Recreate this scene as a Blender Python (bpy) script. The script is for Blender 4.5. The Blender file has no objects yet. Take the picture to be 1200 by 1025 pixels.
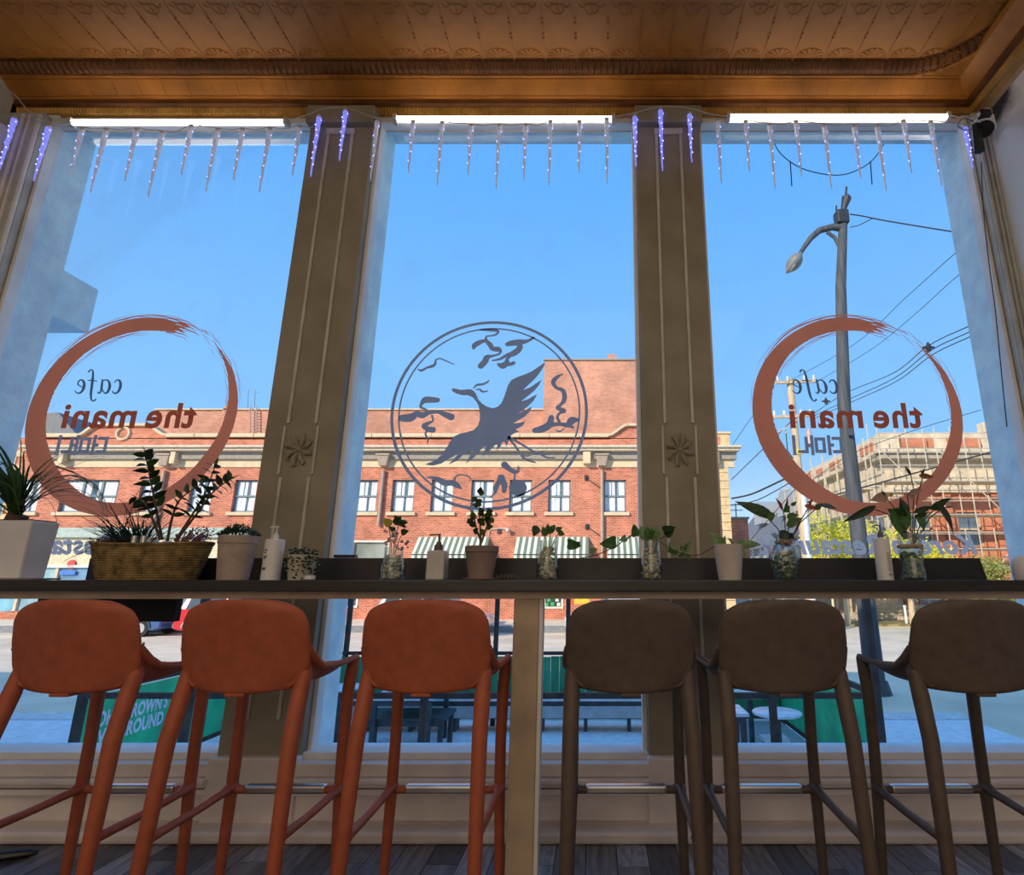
import bpy, math, random
from mathutils import Vector, Matrix
random.seed(7)
C = bpy.context.scene.collection
S = bpy.context.scene
PI = math.pi
# ------------------------------------------------------------------ camera
TH = math.radians(14.2); FPX = 662.0; CH = 1.07
cd = bpy.data.cameras.new('camera'); cam = bpy.data.objects.new('camera', cd); C.objects.link(cam)
cam.location = (0, 0, CH); cam.rotation_euler = (PI/2 + TH, 0, 0)
cd.sensor_fit = 'HORIZONTAL'; cd.sensor_width = 36; cd.lens = FPX/1200*36
cd.shift_x = -100/1200; cd.clip_end = 600; cd.clip_start = .05
S.camera = cam
# ------------------------------------------------------------------ colour management
S.view_settings.view_transform = 'Standard'; S.view_settings.look = 'None'
S.view_settings.gamma = 1; S.view_settings.use_curve_mapping = False
S.view_settings.exposure = 0.0
# ------------------------------------------------------------------ sky
w = bpy.data.worlds.new('world'); S.world = w; w.use_nodes = True
nt = w.node_tree; nt.nodes.clear()
out = nt.nodes.new('ShaderNodeOutputWorld'); bg = nt.nodes.new('ShaderNodeBackground')
tc = nt.nodes.new('ShaderNodeTexCoord'); sx = nt.nodes.new('ShaderNodeSeparateXYZ'); rp = nt.nodes.new('ShaderNodeValToRGB')
nt.links.new(tc.outputs['Generated'], sx.inputs[0]); nt.links.new(sx.outputs['Z'], rp.inputs[0])
cr = rp.color_ramp
cr.elements[0].position = 0.0; cr.elements[0].color = (.74, .89, 1.0, 1)
cr.elements[1].position = 1.0; cr.elements[1].color = (.115, .40, .98, 1)
e = cr.elements.new(.22); e.color = (.27, .58, 1.0, 1)
e = cr.elements.new(.62); e.color = (.135, .44, 1.0, 1)
nt.links.new(rp.outputs[0], bg.inputs[0]); bg.inputs[1].default_value = 1.06
nt.links.new(bg.outputs[0], out.inputs[0])
# ------------------------------------------------------------------ sun: behind the cafe and to the left
sa, se = math.radians(40), math.radians(23.6)
sd = Vector((math.sin(sa)*math.cos(se), math.cos(sa)*math.cos(se), -math.sin(se)))
sl = bpy.data.lights.new('sun', 'SUN'); so = bpy.data.objects.new('sun', sl); C.objects.link(so)
so.rotation_euler = sd.to_track_quat('-Z', 'Y').to_euler(); sl.energy = 4.9; sl.angle = math.radians(.6); sl.color = (1.0, .86, .66)
# ------------------------------------------------------------------ unseen room light from the ceiling, and an added soft fill at the back
def area(name, loc, rot, sx_, sy_, power, col):
    l = bpy.data.lights.new(name, 'AREA'); l.shape = 'RECTANGLE'; l.size = sx_; l.size_y = sy_; l.energy = power; l.color = col
    o = bpy.data.objects.new(name, l); C.objects.link(o); o.location = loc; o.rotation_euler = rot; return o
area('room_light', (-.6, -1.2, 3.9), (0, 0, 0), 4.5, 3.0, 60, (1, .80, .58))
area('back_fill', (-.6, -3.7, 2.2), (math.radians(98), 0, 0), 5.0, 2.6, 40, (1, .80, .60))

# ------------------------------------------------------------------ helpers
def P(px, py, Y):
    "the place, at forward distance Y, that is seen at (px, py) of the photograph"
    a = (px-700)/FPX; u = (512.5-py)/FPX
    f = math.cos(TH) - u*math.sin(TH); up = math.sin(TH) + u*math.cos(TH); s = Y/f
    return Vector((a*s, Y, CH + up*s))
MATS = {}
def M(name, col, rough=.6, metal=0.0, var=.12, vscale=8, bump=0.0, bscale=60, emit=None, estr=0, spec=.5, trans=0, dark=None, stretch=None):
    if name in MATS: return MATS[name]
    m = bpy.data.materials.new(name); m.use_nodes = True; n = m.node_tree; L = n.links
    b = n.nodes['Principled BSDF']; b.inputs['Roughness'].default_value = rough; b.inputs['Metallic'].default_value = metal
    b.inputs['Specular IOR Level'].default_value = spec
    t = n.nodes.new('ShaderNodeTexCoord'); src = t.outputs['Object']
    if stretch:
        mp = n.nodes.new('ShaderNodeMapping'); mp.inputs['Scale'].default_value = stretch; L.new(src, mp.inputs[0]); src = mp.outputs[0]
    no = n.nodes.new('ShaderNodeTexNoise'); no.inputs['Scale'].default_value = vscale; no.inputs['Detail'].default_value = 5
    L.new(src, no.inputs['Vector'])
    r = n.nodes.new('ShaderNodeValToRGB'); L.new(no.outputs['Fac'], r.inputs[0])
    d = dark if dark else tuple(c*(1-var*1.6) for c in col); l_ = tuple(min(1, c*(1+var)) for c in col)
    r.color_ramp.elements[0].position = .3; r.color_ramp.elements[0].color = (*d, 1)
    r.color_ramp.elements[1].position = .68; r.color_ramp.elements[1].color = (*l_, 1)
    L.new(r.outputs[0], b.inputs['Base Color'])
    if bump:
        n2 = n.nodes.new('ShaderNodeTexNoise'); n2.inputs['Scale'].default_value = bscale; n2.inputs['Detail'].default_value = 4
        L.new(src, n2.inputs['Vector']); bp = n.nodes.new('ShaderNodeBump'); bp.inputs['Strength'].default_value = bump; bp.inputs['Distance'].default_value = .01
        L.new(n2.outputs['Fac'], bp.inputs['Height']); L.new(bp.outputs[0], b.inputs['Normal'])
    if emit: b.inputs['Emission Color'].default_value = (*emit, 1); b.inputs['Emission Strength'].default_value = estr
    if trans:
        tr = n.nodes.new('ShaderNodeBsdfTranslucent'); L.new(r.outputs[0], tr.inputs[0]); mx = n.nodes.new('ShaderNodeMixShader')
        mx.inputs[0].default_value = trans; o = n.nodes['Material Output']; L.new(b.outputs[0], mx.inputs[1]); L.new(tr.outputs[0], mx.inputs[2]); L.new(mx.outputs[0], o.inputs[0])
    MATS[name] = m; return m
def glassy(name, tint=(1, 1, 1), refl=.06, rough=.0, dirt=0.0):
    m = bpy.data.materials.new(name); m.use_nodes = True; n = m.node_tree; L = n.links; n.nodes.remove(n.nodes['Principled BSDF'])
    o = n.nodes['Material Output']; tr = n.nodes.new('ShaderNodeBsdfTransparent'); tr.inputs[0].default_value = (*tint, 1)
    gl = n.nodes.new('ShaderNodeBsdfGlossy'); gl.inputs['Roughness'].default_value = rough
    fr = n.nodes.new('ShaderNodeLayerWeight'); fr.inputs[0].default_value = .25
    mu = n.nodes.new('ShaderNodeMath'); mu.operation = 'MULTIPLY_ADD'; mu.inputs[1].default_value = .5; mu.inputs[2].default_value = refl
    L.new(fr.outputs['Fresnel'], mu.inputs[0])
    if refl < .05: mu.inputs[1].default_value = .13
    mx = n.nodes.new('ShaderNodeMixShader'); L.new(mu.outputs[0], mx.inputs[0]); L.new(tr.outputs[0], mx.inputs[1]); L.new(gl.outputs[0], mx.inputs[2])
    last = mx.outputs[0]
    if dirt:
        df = n.nodes.new('ShaderNodeBsdfDiffuse'); df.inputs[0].default_value = (.7, .72, .75, 1)
        t = n.nodes.new('ShaderNodeTexCoord'); no = n.nodes.new('ShaderNodeTexNoise'); no.inputs['Scale'].default_value = 5; no.inputs['Detail'].default_value = 8
        L.new(t.outputs['Object'], no.inputs['Vector']); rr = n.nodes.new('ShaderNodeMapRange'); rr.inputs[1].default_value = .5; rr.inputs[2].default_value = .8; rr.inputs[3].default_value = .0; rr.inputs[4].default_value = dirt
        L.new(no.outputs['Fac'], rr.inputs[0]); m2 = n.nodes.new('ShaderNodeMixShader'); L.new(rr.outputs[0], m2.inputs[0]); L.new(last, m2.inputs[1]); L.new(df.outputs[0], m2.inputs[2]); last = m2.outputs[0]
    L.new(last, o.inputs[0]); MATS[name] = m; return m
def brickmat(name, c1, c2, mortar, bw=.21, bh=.07):
    m = bpy.data.materials.new(name); m.use_nodes = True; n = m.node_tree; L = n.links; b = n.nodes['Principled BSDF']; b.inputs['Roughness'].default_value = .9
    t = n.nodes.new('ShaderNodeTexCoord'); s = n.nodes.new('ShaderNodeSeparateXYZ'); cb = n.nodes.new('ShaderNodeCombineXYZ')
    ad = n.nodes.new('ShaderNodeMath'); ad.operation = 'ADD'
    L.new(t.outputs['Object'], s.inputs[0]); L.new(s.outputs['X'], ad.inputs[0]); L.new(s.outputs['Y'], ad.inputs[1]); L.new(ad.outputs[0], cb.inputs[0]); L.new(s.outputs['Z'], cb.inputs[1])
    br = n.nodes.new('ShaderNodeTexBrick'); br.inputs['Scale'].default_value = 1; br.inputs['Brick Width'].default_value = bw; br.inputs['Row Height'].default_value = bh
    br.inputs['Mortar Size'].default_value = .008; br.inputs['Color1'].default_value = (*c1, 1); br.inputs['Color2'].default_value = (*c2, 1); br.inputs['Mortar'].default_value = (*mortar, 1)
    L.new(cb.outputs[0], br.inputs['Vector'])
    no = n.nodes.new('ShaderNodeTexNoise'); no.inputs['Scale'].default_value = .9; no.inputs['Detail'].default_value = 6; L.new(t.outputs['Object'], no.inputs['Vector'])
    mx = n.nodes.new('ShaderNodeMix'); mx.data_type = 'RGBA'; mx.blend_type = 'MULTIPLY'; mx.inputs[0].default_value = .5
    rr = n.nodes.new('ShaderNodeValToRGB'); rr.color_ramp.elements[0].position = .35; rr.color_ramp.elements[0].color = (.65, .62, .6, 1); rr.color_ramp.elements[1].position = .65; rr.color_ramp.elements[1].color = (1.25, 1.2, 1.15, 1)
    L.new(no.outputs['Fac'], rr.inputs[0]); L.new(br.outputs['Color'], mx.inputs[6]); L.new(rr.outputs[0], mx.inputs[7]); L.new(mx.outputs[2], b.inputs['Base Color'])
    MATS[name] = m; return m

class MB:
    def __init__(s): s.v = []; s.f = []
    def add(s, vs, fs):
        k = len(s.v); s.v += [tuple(p) for p in vs]; s.f += [tuple(i+k for i in f) for f in fs]; return s
    def box(s, a, b):
        x0, y0, z0 = a; x1, y1, z1 = b
        return s.add([(x0,y0,z0),(x1,y0,z0),(x1,y1,z0),(x0,y1,z0),(x0,y0,z1),(x1,y0,z1),(x1,y1,z1),(x0,y1,z1)],
                     [(0,3,2,1),(4,5,6,7),(0,1,5,4),(1,2,6,5),(2,3,7,6),(3,0,4,7)])
    def bar(s, p, q, w, h, up=(0,0,1)):
        p = Vector(p); q = Vector(q); d = (q-p).normalized(); u = Vector(up)
        if abs(d.dot(u)) > .98: u = Vector((0,1,0))
        r = d.cross(u).normalized()*w/2; u = r.cross(d).normalized()*h/2
        vs = [p-r-u, p+r-u, p+r+u, p-r+u, q-r-u, q+r-u, q+r+u, q-r+u]
        return s.add(vs, [(0,1,2,3),(4,7,6,5),(0,4,5,1),(1,5,6,2),(2,6,7,3),(3,7,4,0)])
    def tube(s, pts, r, n=8, sq=1.0, caps=True):
        pts = [Vector(p) for p in pts]; m = len(pts)
        if not isinstance(r, (list, tuple)): r = [r]*m
        up = None; k0 = len(s.v); prev = None
        for i, p in enumerate(pts):
            d = (pts[min(i+1, m-1)] - pts[max(i-1, 0)]).normalized()
            if prev is None:
                a = Vector((1,0,0)) if abs(d.x) < .9 else Vector((0,1,0)); a = (a - d*a.dot(d)).normalized()
            else: a = (prev - d*prev.dot(d)).normalized()
            prev = a; b = d.cross(a)
            for j in range(n):
                t = 2*PI*j/n; s.v.append(tuple(p + a*math.cos(t)*r[i] + b*math.sin(t)*r[i]*sq))
        for i in range(m-1):
            for j in range(n):
                s.f.append((k0+i*n+j, k0+i*n+(j+1) % n, k0+(i+1)*n+(j+1) % n, k0+(i+1)*n+j))
        if caps: s.f.append(tuple(k0+j for j in reversed(range(n)))); s.f.append(tuple(k0+(m-1)*n+j for j in range(n)))
        return s
    def lathe(s, prof, n=24, c=(0,0,0), close=False):
        k0 = len(s.v); m = len(prof)
        for r, z in prof:
            for j in range(n):
                t = 2*PI*j/n; s.v.append((c[0]+r*math.cos(t), c[1]+r*math.sin(t), c[2]+z))
        for i in range(m-1):
            for j in range(n): s.f.append((k0+i*n+j, k0+i*n+(j+1) % n, k0+(i+1)*n+(j+1) % n, k0+(i+1)*n+j))
        if prof[0][0] > 1e-4: s.f.append(tuple(k0+j for j in reversed(range(n))))
        if prof[-1][0] > 1e-4: s.f.append(tuple(k0+(m-1)*n+j for j in range(n)))
        return s
    def ball(s, c, r, n=8, sc=(1,1,1)):
        pr = [(r*math.sin(PI*i/n), -r*math.cos(PI*i/n)) for i in range(n+1)]
        k = len(s.v); s.lathe([(max(a, 1e-5), z) for a, z in pr], n)
        for i in range(k, len(s.v)):
            x, y, z = s.v[i]; s.v[i] = (c[0]+x*sc[0], c[1]+y*sc[1], c[2]+z*sc[2])
        return s
    def prism(s, poly, y0, y1, ax='y'):
        "2-D outline extruded along an axis; outline is (x,z) for y, (y,z) for x, (x,y) for z"
        n = len(poly)
        def q(p, d): return (p[0], d, p[1]) if ax == 'y' else ((d, p[0], p[1]) if ax == 'x' else (p[0], p[1], d))
        return s.add([q(p, y0) for p in poly] + [q(p, y1) for p in poly],
                     [tuple(range(n)), tuple(reversed(range(n, 2*n)))] + [(i, n+i, n+(i+1) % n, (i+1) % n) for i in range(n)])
    def grid(s, fn, nu, nv):
        k = len(s.v)
        for i in range(nu+1):
            for j in range(nv+1): s.v.append(tuple(fn(i/nu, j/nv)))
        for i in range(nu):
            for j in range(nv):
                a = k+i*(nv+1)+j; s.f.append((a, a+nv+1, a+nv+2, a+1))
        return s
    def mesh(s, name, smooth=False):
        me = bpy.data.meshes.new(name); me.from_pydata(s.v, [], s.f); me.update()
        import bmesh
        bm = bmesh.new(); bm.from_mesh(me); bmesh.ops.recalc_face_normals(bm, faces=bm.faces); bm.to_mesh(me); bm.free()
        if smooth:
            me.polygons.foreach_set('use_smooth', [True]*len(me.polygons))
            try: me.set_sharp_from_angle(angle=math.radians(40))
            except Exception: pass
        return me
    def build(s, name, mat, parent=None, smooth=False, bevel=0, solid=0, subsurf=0, loc=None, kind=None):
        me = s.mesh(name, smooth); me.materials.append(mat)
        return link(name, me, parent, bevel, solid, subsurf, loc, kind)
def link(name, me, parent=None, bevel=0, solid=0, subsurf=0, loc=None, kind=None):
    o = bpy.data.objects.new(name, me); C.objects.link(o)
    if parent is not None: o.parent = parent
    if loc is not None: o.location = loc
    if solid: d = o.modifiers.new('solid', 'SOLIDIFY'); d.thickness = solid; d.offset = 0
    if bevel: d = o.modifiers.new('bevel', 'BEVEL'); d.width = bevel; d.segments = 2; d.limit_method = 'ANGLE'
    if subsurf: d = o.modifiers.new('sub', 'SUBSURF'); d.levels = subsurf; d.render_levels = subsurf
    if kind: o['kind'] = kind
    return o
def thing(name, label, cat, loc=(0,0,0), rz=0, group=None):
    o = bpy.data.objects.new(name, None); C.objects.link(o); o.location = loc; o.rotation_euler = (0, 0, rz); o.empty_display_size = .1
    return tag(o, label, cat, group)
def tag(o, label, cat, group=None):
    o['label'] = label; o['category'] = cat
    if group: o['group'] = group
    return o
def dup(root, loc, label, rz=None):
    kids = {}
    for o in C.objects: kids.setdefault(o.parent, []).append(o)
    def cp(o, par):
        c = o.copy(); C.objects.link(c); c.parent = par
        for k in kids.get(o, []): cp(k, c)
        return c
    r = cp(root, None); r.location = loc; r['label'] = label
    if rz is not None: r.rotation_euler = (0, 0, rz)
    return r
def wall_cells(mb, x0, x1, z0, z1, holes, y0, y1):
    "slab in XZ between y0 and y1 with rectangular openings (real holes with reveals)"
    xs = sorted({x0, x1, *[h[0] for h in holes], *[h[1] for h in holes]}); zs = sorted({z0, z1, *[h[2] for h in holes], *[h[3] for h in holes]})
    for i in range(len(xs)-1):
        for j in range(len(zs)-1):
            cx, cz = (xs[i]+xs[i+1])/2, (zs[j]+zs[j+1])/2
            if any(h[0] < cx < h[1] and h[2] < cz < h[3] for h in holes): continue
            mb.add([(xs[i], y, z) for y in (y0, y1) for z in (zs[j], zs[j+1])] + [(xs[i+1], y, z) for y in (y0, y1) for z in (zs[j], zs[j+1])],
                   [(0,1,5,4), (2,6,7,3)])
    for h in [(x0, x1, z0, z1)] + list(holes):
        a, b, c, d = h; mb.add([(a,y0,c),(b,y0,c),(b,y0,d),(a,y0,d),(a,y1,c),(b,y1,c),(b,y1,d),(a,y1,d)], [(0,1,5,4),(1,2,6,5),(2,3,7,6),(3,0,4,7)])
    return mb

# ------------------------------------------------------------------ materials
pier_m = M('pier_paint', (.30, .265, .205), .75, var=.12, vscale=5, bump=.1)
white_m = M('white_paint', (.80, .78, .76), .6, var=.08, vscale=4, bump=.12, bscale=30)
sill_m = M('sill_paint', (.80, .73, .72), .6, var=.12, vscale=3, bump=.2, bscale=25)
stone_m = M('painted_stone', (.70, .89, 1.0), .85, var=.10, vscale=7, bump=.6, bscale=35)  # white stone; the sky's blue light is put into this colour
tin_m = M('copper_tin', (.52, .20, .028), .45, metal=.1, var=.25, vscale=3.5, bump=.15, bscale=40)
tin2_m = M('dark_tin', (.18, .07, .02), .5, metal=.3, var=.25, vscale=6)
goldtin_m = M('gold_tin', (.52, .29, .07), .4, metal=.4, var=.2, vscale=9)
glass_m = glassy('window_glass', (.985, .995, 1.0), .004, 0, .05)
black_m = M('black_paint', (.012, .012, .014), .35, var=.2)
iron_m = M('black_iron', (.03, .03, .035), .5, var=.2)
chrome_m = M('brushed_steel', (.55, .55, .57), .28, metal=1, var=.05)
# ================================================================== THE ROOM
XL, XR, YW = -3.64, 2.365, 2.95
WIN = [(-3.37, -1.73), (-1.35, .235), (.615, 2.28)]
ZS, ZT = .307, 3.81          # glass bottom and top
ZG = -1.13                   # street level
fl = MB().box((XL-.2, -4.2, -.2), (XR+.2, 2.95, -.012)).build('floor', M('floor_gap', (.03, .03, .035), .8)); fl['kind'] = 'structure'
plank_ms = [M('plank_%s' % k, c, .42, var=.35, vscale=5, stretch=(9, .8, 1), bump=.08) for k, c in
            (('slate', (.15, .14, .155)), ('pale', (.30, .28, .29)), ('dark', (.075, .07, .08)), ('umber', (.18, .15, .14)))]
pms = []
for m in plank_ms:
    me = MB().box((0, 0, -.012), (.121, 1.196, 0)).mesh('plank'); me.materials.append(m); pms.append(me)
nx = int((XR-XL)/.124)+1
for i in range(nx):
    y = 2.72 - 1.2 - (i*.37 % 1.1) + 1.1
    while y > -1.3:
        y0 = y
        o = link('plank', random.choice(pms), fl, loc=(XL+i*.124, y0, 0))
        if y0+1.196 > 2.93: o.scale = (1, (2.93-y0)/1.196, 1)
        y -= 1.2
wm = M('wall_plaster', (.66, .66, .60), .8, var=.06, vscale=2, bump=.08, bscale=20)
# stained corner high up beside the window
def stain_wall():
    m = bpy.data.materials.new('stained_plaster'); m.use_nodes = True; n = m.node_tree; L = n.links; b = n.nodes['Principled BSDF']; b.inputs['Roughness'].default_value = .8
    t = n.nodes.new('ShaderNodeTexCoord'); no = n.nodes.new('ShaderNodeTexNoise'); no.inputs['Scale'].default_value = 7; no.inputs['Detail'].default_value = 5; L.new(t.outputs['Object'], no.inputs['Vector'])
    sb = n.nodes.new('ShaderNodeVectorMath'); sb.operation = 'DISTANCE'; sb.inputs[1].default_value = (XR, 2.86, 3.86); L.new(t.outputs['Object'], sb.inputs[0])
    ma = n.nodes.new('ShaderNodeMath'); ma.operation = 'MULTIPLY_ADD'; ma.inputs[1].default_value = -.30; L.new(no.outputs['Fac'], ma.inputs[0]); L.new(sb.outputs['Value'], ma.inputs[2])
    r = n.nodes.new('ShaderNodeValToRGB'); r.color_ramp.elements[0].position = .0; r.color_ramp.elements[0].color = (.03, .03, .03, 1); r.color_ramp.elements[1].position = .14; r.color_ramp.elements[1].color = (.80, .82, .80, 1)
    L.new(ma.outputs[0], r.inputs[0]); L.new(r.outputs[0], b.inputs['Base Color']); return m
o = MB().box((XR, -4.2, 0), (XR+.15, 2.9, 4.25)).build('wall_right', stain_wall()); o['kind'] = 'structure'
o = MB().box((XL-.15, -4.2, 0), (XL, 2.9, 4.25)).build('wall_left', wm); o['kind'] = 'structure'
o = MB().box((XL-.15, -4.3, 0), (XR+.15, -4.15, 4.25)).build('wall_back', wm); o['kind'] = 'structure'
# ---- ceiling of pressed tin
ZC = 4.10
ce = MB().box((XL-.15, -4.2, ZC+.015), (XR+.15, 2.95, ZC+.15)).build('ceiling', tin2_m); ce['kind'] = 'structure'
pw = .185
def panel_mesh():
    mb = MB().box((0, 0, 0), (pw, .375, .012))
    z = -.001
    mb.bar((pw, 0, z), (pw, .375, z), .006, .006)                          # rib
    for y in (.11, .135, .20, .225): mb.ball((pw, y, z-.002), .0075, 6, (1, 1.3, .8))
    for s in (-1, 1):                                                     # scrolls hanging from the seam
        pts = [(pw/2+s*(.004+.034*math.sin(t*PI*1.15)), .035+.05*t - .012*math.sin(t*PI*2), z) for t in [k/7 for k in range(8)]]
        mb.tube(pts, .0035, 5)
        mb.tube([(pw/2+s*(.05+.018*math.cos(t)), .03+.018*math.sin(t), z) for t in [k*PI/4 for k in range(7)]], .003, 5)
    mb.tube([(pw/2, .03, z), (pw/2, .115, z)], [.005, .001], 5); mb.ball((pw/2, .035, z), .011, 6, (1, 1, .5))
    for k in range(7):                                                    # fan at the foot
        a = PI + PI*(k+.5)/7; c = (pw/2, .355)
        mb.tube([(c[0]+.018*math.cos(a), c[1]+.018*math.sin(a), z+.002), (c[0]+.075*math.cos(a), c[1]+.055*math.sin(a), z)], [.002, .006], 5)
    mb.tube([(pw/2+.083*math.cos(a), .36+.068*math.sin(a), z) for a in [PI+PI*k/12 for k in range(13)]], .003, 5)
    mb.box((0, 0, -.006), (pw, .012, 0))
    return mb.mesh('ceiling_panel', True)
pm = panel_mesh(); pm.materials.append(tin_m)
npan = int((XR-XL)/pw)+1
for r in range(4):
    for i in range(npan):
        o = link('ceiling_panel', pm, ce, loc=(XL+i*pw, 2.36-r*.376 + (0 if r % 2 == 0 else .375), ZC-.004))
        if r % 2: o.scale = (1, -1, 1)
def sweep(path, norms, prof, corr=None):
    "profile points (offset towards the room, z) swept along a 2-D path; corr(i) gives a ripple scale for ring i"
    mb = MB(); m = len(prof)
    for i, (p, nn) in enumerate(zip(path, norms)):
        c = corr(i) if corr else (0, 0)
        for k, (off, z) in enumerate(prof):
            e = c if 0 < k < m-1 else 0
            mb.v.append((p[0]+nn[0]*(off + (e if corr else 0)), p[1]+nn[1]*(off + (e if corr else 0)), z - (e if corr else 0)))
    for i in range(len(path)-1):
        for k in range(m-1):
            a = i*m+k; mb.f.append((a, a+1, a+m+1, a+m))
    return mb
# edge of the flat ceiling: straight, rounded corner, then back along the wall
cov = []; nrm = []; step = .0095
x = XL
while x < 1.86: cov.append((x, 2.74)); nrm.append((0, -1)); x += step
Rr = .44; na = int(Rr*PI/2/step)
for i in range(na+1):
    a = PI/2 - PI/2*i/na; cov.append((1.86+Rr*math.cos(a)*.95, 2.74-Rr+Rr*math.sin(a))); nrm.append((-math.cos(a), -math.sin(a)))
y = 2.74-Rr
while y > .5: cov.append((1.86+Rr*.95, y)); nrm.append((-1, 0)); y -= step
sweep(cov, nrm, [(.012, ZC-.004), (.008, ZC-.014), (-.004, ZC-.03), (-.022, ZC-.042), (-.045, ZC-.046), (-.056, ZC-.040)],
      lambda i: .004 if i % 4 < 2 else -.002).build('cove_moulding', tin2_m, ce)
sweep(cov, nrm, [(-.052, ZC-.036), (-.056, ZC-.052), (-.066, ZC-.056), (-.074, ZC-.044)], lambda i: .0015 if i % 6 < 3 else -.0015).build('cove_bead', tin_m, ce)
sweep(cov[::6], nrm[::6], [(.016, ZC-.002), (.020, ZC-.012), (.026, ZC-.002)]).build('cove_bead', tin2_m, ce)
# spandrel plate between rounded cove and the wall mouldings
sp = MB(); zs_ = ZC-.045
ring = [(p[0]-n_[0]*.06, p[1]-n_[1]*.06) for p, n_ in zip(cov[::4], nrm[::4])]
for a, b in zip(ring[:-1], ring[1:]):
    def outp(q): return (q[0], 2.87) if q[0] < 1.86 else ((2.325, 2.87) if q[1] > 2.302 else (2.325, q[1]))
    A, B = outp(a), outp(b); sp.add([(a[0], a[1], zs_), (b[0], b[1], zs_), (B[0], B[1], zs_), (A[0], A[1], zs_)], [(0,1,2,3)])
sp.build('corner_plate', tin_m, ce, solid=.004)
ros = MB()
for k in range(4): ros.tube([(2.10+(.014+.016*k)*math.cos(a), 2.70+(.014+.016*k)*math.sin(a), zs_-.002) for a in [PI*.1+PI*1.5*j/10 for j in range(11)]], .0035, 5)
for k in range(3): ros.tube([(2.02-.03*k+.02*math.cos(a), 2.755+.012*math.sin(a)+.006*k, zs_-.002) for a in [PI*j/6 for j in range(7)]], .003, 5)
ros.build('rosette', tin_m, ce, True)
# mouldings that run along the walls (mitred in the corner)
def run(prof, name, mat, rip=None, step=.02, solid=0):
    path, nr = [], []
    x = XL
    while x < XR - .4: path.append((x, 2.96)); nr.append((0, -1)); x += step
    path.append((XR, 2.96)); nr.append((-1, -1))
    y = 2.55
    while y > .4: path.append((XR, y)); nr.append((-1, 0)); y -= step
    mb = sweep(path, nr, prof, rip); return mb.build(name, mat, ce, solid=solid)
run([(.165, ZC-.030), (.162, ZC-.052), (.150, ZC-.054), (.065, ZC-.112), (.060, ZC-.125)], 'cornice_band', goldtin_m if False else tin_m)
run([(.062, ZC-.118), (.058, ZC-.150), (.036, ZC-.158)], 'cornice_band', tin2_m)
run([(.036, ZC-.152), (.040, ZC-.165), (.030, ZC-.195), (.012, ZC-.205)], 'cornice_bead', goldtin_m, lambda i: .003 if i % 2 else -.002, .009)
run([(.012, ZC-.20), (.014, ZC-.262), (-.01, ZC-.30)], 'cornice_band', M('head_paint', (.42, .26, .11), .5))
dv = MB(); n_ = 0
x = XL+.05
while x < 2.2:
    dv.bar((x, 2.96-.146, ZC-.0575), (x, 2.96-.070, ZC-.110), .006, .005); x += .152
dv.bar((XL, 2.96-.146, ZC-.058), (2.25, 2.96-.146, ZC-.058), .008, .005); dv.bar((XL, 2.96-.072, ZC-.109), (2.33, 2.96-.072, ZC-.109), .008, .005)
dv.build('band_divider', tin_m, ce, kind='stuff')
# ---- front wall: piers, head, sills
def st(mb, name, mat, **k): o = mb.build(name, mat, None, **k); o['kind'] = 'structure'; return o
PIERS = [(-1.73, -1.35), (.235, .615)]
for (a, b) in PIERS:
    p = st(MB().box((a, 2.845, 0), (b, 2.93, 3.85)), 'pillar', pier_m, bevel=.004)
    c = (a+b)/2; hw = .072
    zmed = P(780, 524, 2.83).z
    mat = M('pier_bead', (.55, .52, .45), .6)
    for s in (-1, 1):
        for z0, z1 in ((.45, zmed-.155), (zmed+.13, 3.66)):
            MB().box((c+s*hw-.008, 2.833, z0), (c+s*hw+.008, 2.846, z1)).build('bead_strip', mat, p, bevel=.003)
        MB().box((c+s*(hw+.014)-.006, 2.833, zmed-.14), (c+s*(hw+.014)+.006, 2.846, zmed+.115)).build('bead_strip', mat, p, bevel=.003)
    MB().box((c-.085, 2.828, 3.66), (c+.085, 2.846, 3.70)).build('capital', mat, p, bevel=.004)
    MB().box((a-.012, 2.80, 3.72), (b+.012, 2.93, 3.84)).build('capital', pier_m, p, bevel=.006)
    md = MB(); cz = zmed-.01
    for k in range(8):
        t = PI/4*k + PI/8
        md.tube([(c+.014*math.cos(t), 2.845, cz+.014*math.sin(t)), (c+.045*math.cos(t), 2.835, cz+.050*math.sin(t)), (c+.066*math.cos(t+.15), 2.838, cz+.085*math.sin(t+.15)), (c+.058*math.cos(t+.35), 2.845, cz+.085*math.sin(t+.35))], [.006, .013, .011, .004], 6)
    md.ball((c, 2.842, cz), .014, 8); md.build('medallion', pier_m, p, True)
    MB().box((a-.01, 2.80, 0), (b+.01, 2.86, .30)).build('plinth', sill_m, p, bevel=.008)
    MB().box((a, 2.97, ZG), (b, 3.18, 4.6)).build('outer_face', stone_m, p)
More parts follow.
